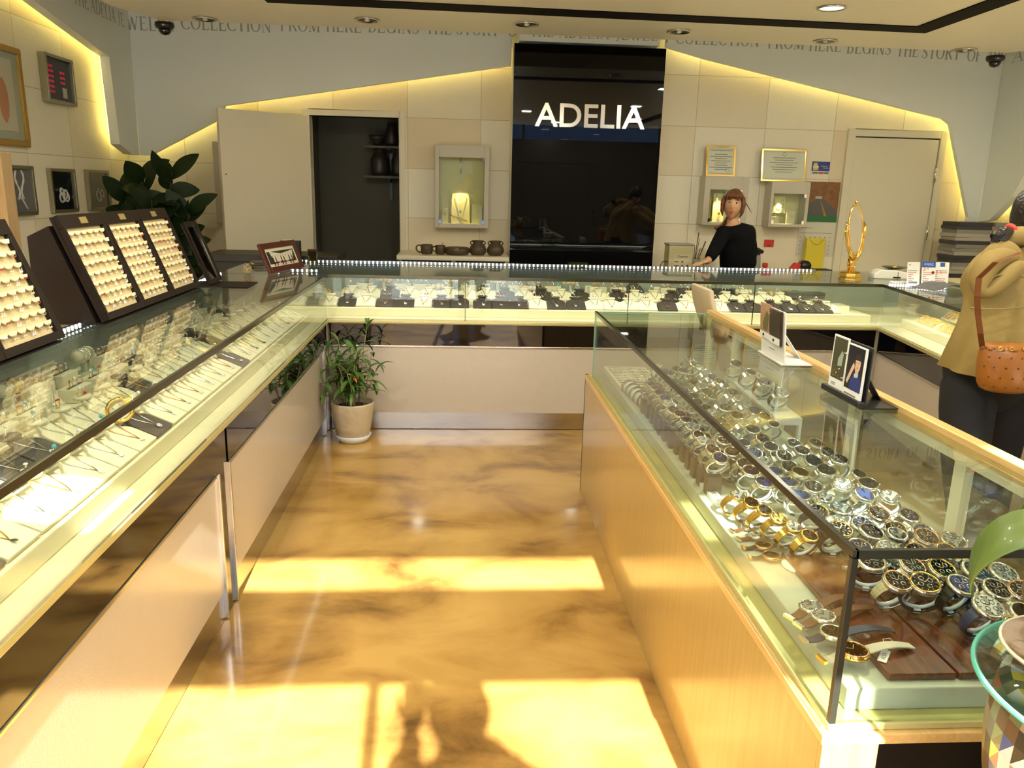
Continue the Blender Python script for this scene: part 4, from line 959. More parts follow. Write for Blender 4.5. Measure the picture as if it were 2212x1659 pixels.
# ------------------------------------------------------------------ watches in the oak case
rw = random.Random(5)
CP = wc.location.copy()
ZP = .6905
dials = {'white': M('dial_white', (.78, .78, .72), .3), 'black': M('dial_black', (.010, .010, .012), .35), 'gold': M('dial_gold', (.7, .48, .16), .2, .6), 'blue': M('dial_blue', (.02, .05, .20), .35), 'silver': M('dial_silver', (.50, .50, .48), .2, .7)}
m_cuff = M('clear_white_cuff', (.80, .82, .78), .25)
def face_parts(t, T, r, mm, bz, dial, chrono=False):
    b = MB(); b.T = T; b.lathe([(.0001, -.005), (r*.98, -.005), (r*1.06, -.002), (r*1.04, .0025), (r*.9, .004), (r*.86, .003)], 26); b.build('watch_case', mm, t)
    if bz is not mm: b = MB(); b.T = T; b.torus((0, 0, .0035), r*.93, .0016, 26, 6); b.build('bezel', bz, t)
    b = MB(); b.T = T; b.lathe([(.0001, .0034), (r*.84, .0034)], 24); 
    b.build('dial', dial, t)
    ink = m_silver if dial in (dials['black'], dials['blue']) else m_blackp
    b = MB(); b.T = T
    for i in range(12):
        a = i*PI/6; b.box((r*.72*math.cos(a), r*.72*math.sin(a), .0037), (.0032, .0011, .0006), 0, Matrix.Rotation(a, 3, 'Z'))
    for a, l, w_ in ((.9, r*.6, .0012), (2.6, r*.42, .0016)): b.box((math.cos(a)*l/2, math.sin(a)*l/2, .0039), (l, w_, .0005), 0, Matrix.Rotation(a, 3, 'Z'))
    if chrono:
        for a in (0.5, 2.1, 3.7, 5.3): b.torus((r*.40*math.cos(a), r*.40*math.sin(a), .0037), r*.17, .0005, 12, 4)
    b.build('hands', ink, t)
    b = MB(); b.T = T; b.sph((r*1.12, 0, 0), .0022, 6); b.build('crown', mm, t)
def upright(mm, bz, dial, r=.019, chrono=False, leather=None, two=None):
    t = thing('wrist_watch', 'proto', 'watch'); rx, rz = .030, .026; cz = .030
    T = Matrix.Translation((0, 0, cz+rz+.002))
    face_parts(t, T, r, mm, bz, dial, chrono)
    b = MB(); n = 26
    for i in range(n):
        a = PI/2+math.radians(38)+(2*PI-math.radians(76))*i/(n-1); wd = .0165-.004*math.sin((i/(n-1))*PI)
        R = Matrix.Rotation(-(a-PI/2), 3, 'Y'); c = Vector((rx*math.cos(a), 0, cz+rz*math.sin(a)))
        if leather: b.box(c, (.0085, wd, .0028), 0, R)
        else:
            b.box(c, (.0062, wd*.42, .0030), 1 if two else 0, R); b.box(c+Vector((0, wd*.36, 0)), (.0058, wd*.27, .0026), 0, R); b.box(c-Vector((0, wd*.36, 0)), (.0058, wd*.27, .0026), 0, R)
    b.build('bracelet', [leather or mm, two or mm], t)
    b = MB(); pts = [(((rx-.004)*math.cos(a)), 0, cz+(rz-.004)*math.sin(a)) for a in [math.radians(70+i*15) for i in range(23)]]
    b.tube(pts, .003, 6); b.box((.0, 0, .0035), (.010, .012, .006)); b.build('cuff_holder', m_cuff, t)
    return t
def flat(mm, bz, dial, strapm, r=.019, chrono=False):
    t = thing('wrist_watch', 'proto', 'watch'); face_parts(t, Matrix.Translation((0, 0, .009)), r, mm, bz, dial, chrono)
    b = MB()
    for sg, L in ((1, .085), (-1, .03)):
        n = 8; vs = []
        for i in range(n+1):
            u = i/n; x = sg*(r*.85+L*u); z = .008-.004*u+.006*math.sin(u*PI)*(1 if sg > 0 else -.6); wd = .009-.0018*u
            vs += [(x, -wd, z), (x, wd, z), (x, wd, z-.0024), (x, -wd, z-.0024)]
        fs = [(4*i+j, 4*i+(j+1) % 4, 4*i+4+(j+1) % 4, 4*i+4+j) for i in range(n) for j in range(4)]+[(0, 1, 2, 3), (4*n, 4*n+1, 4*n+2, 4*n+3)]
        b.add(vs, fs)
    b.build('strap', strapm, t, bev=.0004)
    MB().bb(-r*.85-.036, -r*.85-.030, -.010, .010, .001, .006).build('buckle', mm, t); return t
m_lbrown = M('leather_brown', (.13, .05, .02), .45); m_lblack = M('leather_black', (.012, .012, .012), .4); m_lnavy = M('leather_navy', (.02, .03, .07), .4); m_lwhite = M('leather_cream', (.55, .50, .38), .5)
UPW = [('silver', 'white', upright(m_silver, m_silver, dials['white'])), ('silver', 'black', upright(m_silver, m_silver, dials['black'], .021, True)), ('silver', 'silver', upright(m_silver, m_silver, dials['silver'], .017)),
  ('two-tone gold and silver', 'black', upright(m_silver, m_gold, dials['black'], .020, two=m_gold)), ('silver', 'blue', upright(m_silver, m_silver, dials['blue'], .021)), ('silver', 'white chronograph', upright(m_silver, m_silver, dials['white'], .021, True))]
UPG = [('gold', 'white', upright(m_gold, m_gold, dials['white'], .016)), ('gold', 'gold', upright(m_gold, m_gold, dials['gold'], .017))]
UPB = [('black strapped', 'black', upright(m_silver, m_gold, dials['black'], .022, True, m_lblack)), ('dark two-tone', 'black', upright(m_silver, m_silver, dials['blue'], .022, True, m_lblack, )), ('dark strapped', 'white', upright(m_silver, m_silver, dials['white'], .022, True, m_lnavy)), ('steel and rose', 'black', upright(m_silver, m_rose, dials['black'], .021, True))]
def wput(pr, lx, ly, z, rz, label, grp, tilt=0., scale=None):
    rz = rz*.6+.45; z += .004; scale = (scale or 1.)*1.12; tilt = tilt*.5+.42
    R = (Matrix.Rotation(rz, 4, 'Z') @ Matrix.Rotation(tilt, 4, 'X')).to_euler()
    return use(pr, CP+Vector((lx, ly, z)), rz, label, grp, rot=R, scale=scale)
# tiers
MB().bb(.19, .334, .95, 2.30, ZP, ZP+.035).bb(.36, .50, .62, 1.15, ZP, ZP+.03).build('tier', m_greyp, wc, bev=.002)
# striped tray of thin bracelets at the far end
tr = thing('bracelet_tray', 'pale striped tray of thin bracelets at the far end of the watch case', 'tray', CP+Vector((.045, 2.17, ZP)))
MB().bb(0, .20, 0, .40, 0, .022).build('tray', m_padc, tr, bev=.003)
b = MB()
for i in range(11): b.bb(.01, .19, .035+i*.033, .044+i*.033, .022, .0235)
b.build('grooves', M('groove_brown', (.10, .075, .05), .7), tr)
for i in range(8):
    b = MB(); b.tube([(-.08+.16*k/9, .003*math.sin(k*1.4), .004+.002*math.sin(k*2.3)) for k in range(10)], .0022, 5); b.sph((.01, 0, .006), .005, 7, 0, (1.8, 1, .7)).sph((-.03, 0, .005), .0035, 6)
    o = b.build('thin_bracelet', m_silver); tag(o, 'thin silver bracelet lying in the striped tray, %s groove from the near end' % nth(i), 'bracelet', 'thin bracelets on the striped tray'); o.location = CP+Vector((.145, 2.24+i*.033+.01, ZP+.0240)); o.rotation_euler = (0, 0, rw.uniform(-.03, .03))
# oval cuffs with bangle watches
for i in range(5):
    t = thing('oval_cushion', 'white oval watch cushion, %s along the front glass at the far end' % nth(i), 'cushion', CP+Vector((.075+.004*i, 2.10-.058*i+.02, ZP+.029)), .35, 'white oval cushions')
    MB().sph((0, 0, 0), .030, 14, 0, (1.15, .55, .95)).build('cushion', m_whitep, t)
    b = MB(); n = 22
    for k in range(n):
        a = 2*PI*k/n; b.box((.036*math.cos(a), 0, .030*math.sin(a)), (.006, .010, .008), 0, Matrix.Rotation(-a, 3, 'Y'))
    o = b.build('bangle_watch', m_silver, None); o.location = CP+Vector((.075+.004*i, 2.10-.058*i+.02, ZP+.031)); o.rotation_euler = (0, 0, .35)
    tag(o, 'silver bangle watch round an oval cushion, %s from far end of front glass' % nth(i), 'watch', 'bangle watches')
# front row on brown blocks
blk = thing('watch_block', 'proto', 'watch block'); MB().bb(-.022, .022, -.018, .018, 0, .058).build('block', M('block_taupe', (.13, .10, .075), .6), blk, bev=.002)
k = 0
for i in range(13):
    y = 1.83-i*.072; lx = .085+.003*math.sin(i)
    use(blk, CP+Vector((lx, y, ZP)), 0, 'brown watch block behind the front glass, %s from far end' % nth(i), 'brown watch blocks')
    a, d, pr0 = UPW[(2, 0, 1, 4, 0, 1, 3, 0, 5)[i % 9]]
    wput(pr0, lx, y, ZP+.058, -.45+rw.uniform(-.15, .15), '%s watch, %s dial, on brown blocks, %s from far end' % (a, d, nth(i)), 'watches on the brown blocks', rw.uniform(-.25, .1))
for i in range(13):
    y = 2.12-i*.088; a, d, pr0 = UPW[(0, 1, 3, 0, 2, 5, 1)[i % 7]]
    wput(pr0, .160+.004*math.sin(i*2), y, ZP+.001, -.4+rw.uniform(-.2, .2), '%s watch, %s dial, second row, %s from far end' % (a, d, nth(i)), 'watches in the second row', -.1)
for row, lx in enumerate((.225, .30)):
    for i in range(15):
        y = 2.24-i*.084-row*.03; a, d, pr0 = UPW[(i*2+row*3) % 6]
        wput(pr0, lx+rw.uniform(-.006, .006), y, ZP+.036, -.5+rw.uniform(-.35, .35), '%s watch, %s dial, raised tier, %s row, %s from far end' % (a, d, ('front', 'back')[row], nth(i)), 'watches on the raised tier', rw.uniform(-.35, .1), 1.0+.12*rw.random())
MB().bb(.335, .392, 1.22, 2.32, ZP, ZP+.06).build('tier', m_greyp, wc, bev=.002)
for i in range(13):
    y = 2.27-i*.083; a, d, pr0 = UPW[(i*5+2) % 6]
    wput(pr0, .364, y, ZP+.0615, -.5+rw.uniform(-.35, .35), '%s watch, %s dial, highest tier, %s from far end' % (a, d, nth(i)), 'watches on the highest tier', rw.uniform(-.3, .1), 1.05)
# white riser table with two watches
rt = thing('display_riser', 'white open-ended riser table in the middle of the watch case', 'riser', CP+Vector((.44, 1.30, ZP)), -.05)
MB().bb(-.045, .045, 0, .62, .125, .135).build('top', m_whitep, rt, bev=.001)
for y in (0, .60): MB().bb(-.045, -.035, y, y+.02, 0, .125).bb(.035, .045, y, y+.02, 0, .125).bb(-.035, .035, y, y+.012, .11, .125).build('leg', m_whitep, rt)
for i in range(4):
    a, d, pr0 = UPW[(5, 0, 2, 1)[i]]; wput(pr0, .43, 1.40+i*.15, ZP+.1355, -.5+rw.uniform(-.2, .2), '%s watch, %s dial, standing on the white riser, %s from near end' % (a, d, nth(i)), 'watches on the white riser', 0, 1.1)
# near half, packed
cols = (.18, .245, .31, .385, .455)
for c_, lx in enumerate(cols):
    for i in range(8):
        y = 1.20-i*.088-c_*.012
        if c_ < 1 and i > 4: continue
        z = ZP+(.031 if c_ >= 3 and y > .66 else .016)
        if c_ in (1, 2) and i == 0: continue
        src = UPW if (i < 6) else UPB; a, d, pr0 = src[rw.randrange(len(src))]
        wput(pr0, lx+rw.uniform(-.008, .008), y, z, -.6+rw.uniform(-.5, .5), '%s watch, %s dial, near half, column %s, %s from far side' % (a, d, ('two', 'three', 'four', 'five', 'six')[c_], nth(i)), 'watches packed in the near half', rw.uniform(-.5, .15), 1.05+.1*rw.random())
# gold bracelet watches behind the front glass
for i in range(6):
    a, d, pr0 = UPG[i % 2]; wput(pr0, .085+.016*i, .80-.052*i, ZP+.001, -.5+.06*i, 'gold bracelet watch, %s dial, behind the front glass, %s from far side' % (d, nth(i)), 'gold watches', -.1, 1.1)
wb = thing('gold_watch_stand', 'white rounded base under the gold watches', 'stand', CP+Vector((.17, .50, ZP))); MB().lathe([(.0001, 0), (.05, 0), (.052, .004), (.05, .008), (.0001, .008)], 24, sx=1.2).build('base', m_whitep, wb)
# name block
nb = thing('name_block', 'white name block lying behind the front glass', 'sign', CP+Vector((.062, .86, ZP)), 0)
MB().bb(0, .03, 0, .20, 0, .014).build('block', m_whitep, nb, bev=.001); text('name', 'ALBA', m_ink, nb, .018, (.021, .045, .0143), (0, 0, PI/2), width=.045, ext=.0002)
# leather straps lying towards the near end
FL = [('brown leather', 'white', flat(m_silver, m_silver, dials['white'], m_lbrown)), ('black leather', 'black', flat(m_rose, m_rose, dials['black'], m_lblack, .021)), ('navy leather', 'silver chronograph', flat(m_silver, m_silver, dials['silver'], m_lnavy, .020, True)), ('cream leather', 'black', flat(m_gold, m_rose, dials['black'], m_lwhite, .022))]
wt = []
for i in range(3):
    t = thing('wooden_tray', 'glossy dark red wooden tray, near end of watch case, %s from front glass' % nth(i), 'tray', CP+Vector((.125+.135*i, .05, ZP)), 0, 'dark wooden trays'); MB().bb(0, .130, 0, .50-.04*i, 0, .014).build('board', m_dwood, t, bev=.002)
for i, (px, py, k, rz) in enumerate(((1640, 1128, 0, .25), (1657, 1147, 0, .15), (1672, 1168, 1, .0), (1688, 1190, 1, -.1))):
    p = W(px-30, py, z=.715); a, d, pr0 = FL[k]
    use(pr0, Vector((p.x+.01, p.y, ZP+.003)), rz, '%s strap watch, %s dial, row by the name block, %s from far side' % (a, d, nth(i)), 'strap watches by the name block', rot=(0, 0, rz))
for i, (px, py, k, rz) in enumerate(((1752, 1314, 0, .45), (1778, 1334, 0, .35), (1800, 1370, 2, .15), (1842, 1410, 3, .2))):
    p = W(px, py, z=.715); a, d, pr0 = FL[k]
    use(pr0, Vector((p.x, p.y, ZP+.016)), rz, '%s strap watch, %s dial, at the near corner, %s from far side' % (a, d, nth(i)), 'strap watches at the near corner', rot=(0, 0, rz), scale=1.3)
for i in range(5):
    for j in range(6):
        if j > 3 and i < 2: continue
        a, d, pr0 = UPB[(i+j) % 4] if rw.random() < .75 else UPW[rw.randrange(6)]
        wput(pr0, .235+i*.062, .52-j*.082-.012*i, ZP+.016, -.5+rw.uniform(-.7, .7), '%s watch, %s dial, behind near end glass, %s row, %s from left' % (a, d, ('far', 'second', 'third', 'fourth', 'fifth', 'near')[j], nth(i)), 'watches behind the near end glass', rw.uniform(-.3, .1), 1.2)
pt = thing('price_tag', 'white price tag on a looped string on the dark wooden tray', 'price tag', Vector((.80, 1.262, ZP+.0155)), .9)
MB().prism([(0, 0, 0), (.045, 0, 0), (.05, .008, 0), (.045, .016, 0), (0, .016, 0)], (0, 0, .001)).build('tag', m_whitep, pt); MB().tube([(.048, .008, .001), (.075, .02, .006), (.09, .01, .004), (.075, 0, .006), (.05, .008, .001)], .0007, 5).build('string', m_whitep, pt)
text('name', 'ALBA', m_ink, pt, .01, (.008, .004, .0012), (0, 0, 0), width=.026, ext=.0001)
# ------------------------------------------------------------------ things standing on the counters
def quad_frame(bl, br, tl):
    ex = (br-bl); wd = ex.length; ex.normalize(); up = tl-bl; ey = (up-ex*up.dot(ex)); h = ey.length; ey.normalize(); ez = ex.cross(ey)
    return Matrix(((ex.x, ey.x, ez.x, bl.x), (ex.y, ey.y, ez.y, bl.y), (ex.z, ey.z, ez.z, bl.z), (0, 0, 0, 1))), wd, h
# counter mirror beside the farther earring stand
cm = thing('counter_mirror', 'tilted dark framed counter mirror beside the farther earring stand', 'mirror', (-1.33, 4.30, CT))
T = Matrix.Translation((0, 0, .012)) @ FR
b = MB(); b.T = T; b.bb(.0, .022, 0, .34, 0, .016).bb(.178, .20, 0, .34, 0, .016).bb(.022, .178, 0, .022, 0, .016).bb(.022, .178, .318, .34, 0, .016).bb(0, .2, 0, .34, -.006, 0); b.build('frame', m_brown, cm, bev=.002)
b = MB(); b.T = T; b.bb(.022, .178, .022, .318, 0, .004); b.build('mirror_glass', M('mirror_silvered', (.8, .8, .8), .02, 1.), cm)
b = MB(); b.T = T; b.tube([(.022, .022, .006), (.178, .022, .006), (.178, .318, .006), (.022, .318, .006)], .002, 5, closed=True); b.build('silver_inlay', m_silver, cm)
MB().bb(-.12, .20, .0, .22, 0, .006).build('base_board', m_brown, cm, bev=.002)
# family style photograph in mahogany
T0, w0, h0 = quad_frame(W(583, 592, z=1.002), W(657, 577, z=1.006), W(563, 527, y=W(583, 592, z=1.002).y+.05))
fm = thing('photo_frame', 'mahogany framed group photo standing on the corner of the glass counters', 'photo frame', T0.translation); fm.rotation_euler = T0.to_euler()
bwd = w0*.085
MB().bb(0, bwd, 0, h0, -.012, .006).bb(w0-bwd, w0, 0, h0, -.012, .006).bb(bwd, w0-bwd, 0, bwd, -.012, .006).bb(bwd, w0-bwd, h0-bwd, h0, -.012, .006).build('frame', M('mahogany', (.075, .012, .008), .3, coat=.3), fm, bev=.002)
MB().bb(bwd, w0-bwd, bwd, h0-bwd, -.01, -.002).build('mount', M('mount_cream', (.70, .66, .5), .6), fm)
MB().bb(bwd*1.5, w0-bwd*1.5, bwd*1.5, h0-bwd*1.5, -.002, -.001).build('photo_ground', M('photo_dark', (.03, .035, .03), .3), fm)
MB().bb(w0*.25, w0*.85, bwd*1.5, h0*.30, -.001, -.0006).build('red_carpet_print', M('carpet_red', (.45, .02, .02), .5), fm)
MB().prism([(w0*.25, h0*.35, -.0008), (w0*.78, h0*.35, -.0008), (w0*.85, h0*.68, -.0008), (w0*.5, h0*.60, -.0008), (w0*.2, h0*.72, -.0008)], (0, 0, .0003)).build('drape_print', M('drape_white', (.65, .62, .52), .6), fm)
b = MB()
for i in range(8):
    x = w0*(.24+.075*i); b.bb(x-.006, x+.006, h0*.22, h0*.50, -.0005, -.0002, i % 3); b.sph((x, h0*.535, -.0004), .006, 8, 3, (1, 1, .05))
b.build('people_print', [M('suit_black', (.015, .015, .015), .5), M('dress_red', (.2, .02, .02), .5), M('dress_white', (.6, .58, .5), .5), M('skin_print', (.45, .25, .15), .5)], fm)
MB().bb(w0*.4, w0*.6, 0.002, h0*.7, -.030, -.024).build('strut', m_brown, fm)
# glass tumbler
p = W(675, 568, z=1.001); gt = thing('glass_tumbler', 'amber glass tumbler beside the photo frame at the left end of the long counter', 'glass', (p.x, 5.74, 1.0005))
MB().lathe([(.0001, .004), (.028, .003), (.034, .085), (.038, .095), (.0355, .095), (.031, .08), (.026, .012), (.0001, .010)], 24).build('tumbler', glass('amber_glass', (.62, .52, .28)), gt)
MB().lathe([(.0001, .013), (.026, .013), (.0305, .075), (.0001, .075)], 24).build('liquid', glass('amber_liquid', (.45, .32, .10), 1.2), gt)
p = W(535, 590, z=1.001); ro = thing('beaded_ball', 'small openwork silver and gold beaded ball on the left counter end', 'ornament', (p.x, p.y, 1.029))
b = MB()
for i in range(60):
    t_ = math.acos(1-2*(i+.5)/60); a = i*2.39996; b.sph((.024*math.sin(t_)*math.cos(a), .024*math.sin(t_)*math.sin(a), .024*math.cos(t_)), .0035, 6, i % 2)
b.torus((0, 0, 0), .0235, .0015, 20, 5).torus((0, 0, 0), .0235, .0015, 20, 5, 0, (1, 0, 0)); b.build('beads', [m_silver, m_gold], ro)
# acrylic card dish
ad = thing('acrylic_tray', 'small clear acrylic tray on the long counter before the black mirror', 'tray', (W(1250, 573, y=5.7).x, 5.70, 1.0005))
MB().bb(-.07, .07, -.04, .04, 0, .003).build('base', m_glass2, ad); MB().prism([(-.07, .03, .003), (.07, .03, .003), (.075, .045, .04), (-.075, .045, .04)], (0, .003, 0)).build('lid', m_glass2, ad)
MB().bb(.02, .045, .0, .02, .003, .012).build('key', m_blackp, ad)
# black desk behind the left counter with magazines and a black box
dk = thing('back_desk', 'dark desk behind the left counter beside the open door', 'desk', (-1.45, 6.15, 0)); MB().bb(-.42, .55, -.22, .22, .98, 1.03).build('top', M('desk_dark', (.025, .022, .016), .5), dk, bev=.003); MB().bb(-.40, .53, -.20, .20, 0, .98).build('body', M('desk_dark', ()), dk)
for i in range(4):
    b = MB().bb(-.13, .13, -.09, .09, 0, .007); o = b.build('magazine', M(('magazine_tan', 'magazine_black', 'magazine_cream', 'magazine_black')[i], ((.28, .18, .08), (.03, .03, .03), (.5, .46, .34), (.03, .03, .03))[i], .4), None, bev=.001)
    o.location = (-1.30+.01*i, 5.50, 1.0006+.0072*i); o.rotation_euler = (0, 0, .1+.09*i); tag(o, 'magazine in the small pile behind the counter mirror, %s from the bottom' % nth(i), 'magazine', 'magazines in a small pile')
bb_ = thing('black_box', 'black upright box behind the mahogany photo frame', 'box', (W(630, 560, y=5.78).x, 5.78, 1.0005)); MB().bb(-.07, .065, -.03, .03, 0, .15).build('box', m_blackp, bb_, bev=.003); MB().box((-.02, 0, .155), (.07, .05, .008)).build('folded_paper', m_paper, bb_)
# golden mirror held by two hands
gm = thing('ornate_mirror', 'ornate golden table mirror with an oval glass held by two hands', 'mirror', (2.66, 5.28, 1.0005))
MB().lathe([(.078, 0), (.080, .012), (.070, .022), (.074, .045), (.060, .055), (.03, .062), (.0001, .065)], 8, smooth=False).build('base', m_gold, gm, bev=.002)
b = MB(); b.tube([(0, 0, .05), (.004, 0, .10), (-.004, 0, .14)], [.022, .018, .024], 10)
rr = random.Random(2)
for i in range(26): a = rr.uniform(0, 6.28); b.sph((.022*math.cos(a), .018*math.sin(a), rr.uniform(.06, .15)), rr.uniform(.005, .009), 6)
b.build('rose_stem', m_gold, gm)
MA = Matrix.Translation((0, 0, .335)) @ Matrix.Rotation(math.radians(32), 4, 'Z') @ Matrix.Rotation(math.radians(-6), 4, 'X')
b = MB(); b.T = MA; n = 44
pts = [(.083*math.cos(2*PI*i/n), 0, .168*math.sin(2*PI*i/n)) for i in range(n)]
b.tube(pts, .0065, 7, closed=True)
for i, p in enumerate(pts): b.sph(p, .0085 if i % 2 else .005, 6)
b.sph((0, 0, .182), .012, 8); b.build('oval_frame', m_gold, gm)
b = MB(); b.T = MA; b.prism([(.08*math.cos(2*PI*i/n), -.002, .165*math.sin(2*PI*i/n)) for i in range(n)], (0, .004, 0)); b.build('mirror_glass', M('mirror_silvered', ()), gm)
for sg in (-1, 1):
    b = MB(); b.T = MA; pl_ = [(sg*.012, 0, -.20), (sg*.05, 0, -.165), (sg*.088, 0, -.10), (sg*.102, 0, -.02), (sg*.104, 0, .05)]
    b.tube(pl_, [.013, .015, .013, .010, .006], 8)
    for q in range(4): b.tube([(sg*(.085+.004*q), .0, -.10), (sg*(.098+.002*q), -.012+.008*q, -.01), (sg*.100, -.010+.008*q, .035-.012*q)], .0055, 6)
    b.build('hand', m_gold, gm)
# card terminal, dish, leaflets, papers
ct = thing('card_terminal', 'white card terminal beside the golden mirror', 'card terminal', (2.98, 5.40, 1.0005), -.1)
MB().prism([(-.10, -.05, 0), (.13, -.05, 0), (.13, -.05, .045), (.05, -.05, .060), (-.06, -.05, .060), (-.10, -.05, .030)], (0, .11, 0)).build('body', m_whitep, ct, bev=.006); MB().bb(.03, .08, -.054, -.05, .006, .016).build('card_slot', m_blackp, ct)
MB().bb(.06, .065, -.0506, -.05, .0, .05).build('seam', m_ink, ct)
cd = thing('saucer', 'dark saucer with a gilt lump on the card terminal', 'saucer', (3.05, 5.43, 1.0615)); MB().lathe([(.0001, 0), (.035, 0), (.085, .015), (.083, .018), (.034, .004), (.0001, .004)], 26).build('dish', M('saucer_dark', (.03, .025, .02), .2, coat=.6), cd); MB().sph((0, 0, .014), .022, 10, 0, (1, 1, .6)).build('gilt_knob', m_gold, cd)
rdr = thing('card_reader', 'flat rounded white card reader at the head of the right counter', 'card reader', (2.90, 5.08, 1.0005)); MB().lathe([(.0001, 0), (.05, 0), (.055, .006), (.045, .014), (.0001, .015)], 26, sx=1.25, sy=.8).build('body', m_whitep, rdr)
m_leaf = M('leaflet_white', (.78, .78, .72), .5); m_pr = M('print_red', ()); m_pb = M('print_blue', (.02, .10, .38), .5)
for i, (px, lab) in enumerate(((1972, 'white card company leaflet with red print, left of three'), (2004, 'card company leaflet with a blue header, middle of three'), (2032, 'card company leaflet with orange figures, right of three'))):
    p = W(px, 616, z=1.002); t = thing('leaflet', lab, 'leaflet', (p.x, p.y, 1.001), rot=(-.15, 0, .12-.1*i)); h = .150
    MB().bb(-.046, .046, 0, .001, 0, h).build('sheet', m_leaf, t)
    b = MB(); r = random.Random(i)
    for k in range(6): b.bb(-.038, -.038+.07*r.random()+.006, -.0006, 0, h*.62-k*.013, h*.62-k*.013+.003, k % 2)
    b.bb(-.036, .03, -.0006, 0, .012, .024, 0)
    b.build('printed_lines', [m_ink, m_pr], t)
    if i == 1:
        MB().bb(-.046, .046, -.0012, 0, h-.034, h+.004).build('header', m_pb, t); text('header_text', '우리카드', m_leaf, t, .02, (-.034, -.0014, h-.024), width=.066, ext=.0002, height=.017)
        MB().lathe([(.0001, 0), (.010, 0)], 16).build('red_seal', m_pr, t).matrix_local = Matrix.Translation((.030, -.001, h*.55)) @ Matrix.Rotation(PI/2, 4, 'X')
    if i == 0: MB().sph((-.028, -.0006, h*.88), .005, 8, 0, (1, .1, 1)).build('logo', m_pr, t)
    if i == 2: MB().bb(-.012, .018, -.0012, 0, h-.03, h-.004).build('header', m_pb, t)
    if i: text('offer_text', '2~5', M('print_orange', (.75, .12, .02), .5), t, .02, (-.036, -.0008, h*.66 if i == 1 else h*.50), width=.036, ext=.0002)
dr = thing('side_desk', 'cream desk top behind the right counter, partly hidden by the customer', 'desk', (3.75, 5.35, 0), -.1); MB().bb(-.32, .5, -.9, .55, .93, .96).build('top', M('desk_cream', (.72, .64, .40), .45), dr, bev=.003); MB().bb(-.28, .46, -.8, .5, 0, .93).build('body', m_cream, dr)
b = MB()
nn = 8; vs = [(-.16+.32*i/nn, y, .004+.035*math.sin(PI*i/nn)**2) for y in (-.10, .10) for i in range(nn+1)]
b.add(vs, [(i, i+1, nn+2+i, nn+1+i) for i in range(nn)], 0, True); o = b.build('newspaper', m_sparkle); q = o.modifiers.new('s', 'SOLIDIFY'); q.thickness = .004; o.location = (3.02, 4.78, 1.004); o.rotation_euler = (0, 0, .2); tag(o, 'curled printed sheet on the right counter beside the leaflets', 'paper')
for i in range(2):
    for k in range(16):
        o = MB().bb(-.15, .15, -.11, .11, 0, .030).build('catalogue', M(('cat_grey', 'cat_light', 'cat_dark')[(k*2+i+k//3) % 3], ((.22, .21, .18), (.36, .34, .28), (.03, .03, .035))[(k*2+i+k//3) % 3], .5), None, bev=.001)
        o.location = (4.24+.26*i*1.2-.0+.006*math.sin(k*3), 6.52, .885+k*.0302+(.0 if i == 0 else .0)); o.rotation_euler = (0, 0, .05*math.sin(k*2.2))
        if i == 0: o.location.z = .885+k*.0302; 
        tag(o, 'grey catalogue in the %s pile by the right wall, %s from the bottom' % (('left', 'right')[i], nth(k)), 'catalogue', 'catalogues piled by the right wall')
# ------------------------------------------------------------------ work bench along the back wall, right of the mirror
wbn = thing('work_bench', 'work bench along the back wall behind the saleswoman', 'bench', (3.0, 6.72, 0)); ZB = .885
MB().bb(-1.32, 1.6, -.225, .25, ZB-.03, ZB).build('top', m_cream, wbn, bev=.003); MB().bb(-1.30, 1.58, -.20, .24, 0, ZB-.03).build('body', m_cream, wbn)
def bx_at(px, y=6.62): return W(px, 560, y=y).x
def bz(py, px=1600, y=6.62): return W(px, py, y=y).z
cl_ = thing('ultrasonic_cleaner', 'cream ultrasonic cleaner box with a grey lid beside the black mirror', 'cleaner', (bx_at(1463), 6.62, ZB))
MB().bb(-.095, .11, -.08, .08, .01, .235).build('housing', M('cleaner_cream', (.62, .55, .30), .4), cl_, bev=.006); MB().bb(-.10, .115, -.085, .085, .235, .250).build('lid', M('cleaner_lid', (.33, .34, .28), .4), cl_, bev=.004)
MB().bb(-.05, .095, -.0815, -.08, .045, .165).build('control_panel', M('cleaner_panel', (.70, .64, .40), .4), cl_); text('panel_text', 'Cleaner', m_ink, cl_, .03, (-.03, -.083, .138), width=.10, ext=.0003)
b = MB(); b.tube([(.02, -.082, .07), (.02, -.094, .07)], .009, 10, 1).tube([(.065, -.082, .07), (.065, -.094, .07)], .009, 10, 0).tube([(.02, -.082, .105), (.02, -.09, .105)], .006, 8, 0); b.build('knobs', [m_blackp, m_pr], cl_)
b = MB(); b.bb(-.045, -.01, -.083, -.0815, .10, .108).bb(-.045, -.005, -.083, -.0815, .066, .076); b.build('printed_lines', m_ink, cl_)
MB().tube([(-.095, -.05, .10), (-.14, -.06, .10), (-.18, -.08, .03), (-.20, -.1, -.0)], .004, 6).build('cable', m_blackp, cl_)
for x in (-.075, .09):
    MB().bb(x-.008, x+.008, -.07, .07, 0, .011).build('foot', m_blackp, cl_)
mg = thing('brush_mug', 'green mug holding brushes and tweezers beside the cleaner', 'mug', (bx_at(1502), 6.62, ZB)); MB().lathe([(.0001, 0), (.040, 0), (.043, .01), (.043, .125), (.039, .125), (.038, .01), (.0001, .01)], 24).build('body', M('mug_green', (.28, .34, .25), .35), mg); MB().torus((.052, 0, .065), .024, .005, 16, 6, 0, (0, 1, 0)).build('handle', M('mug_green', ()), mg)
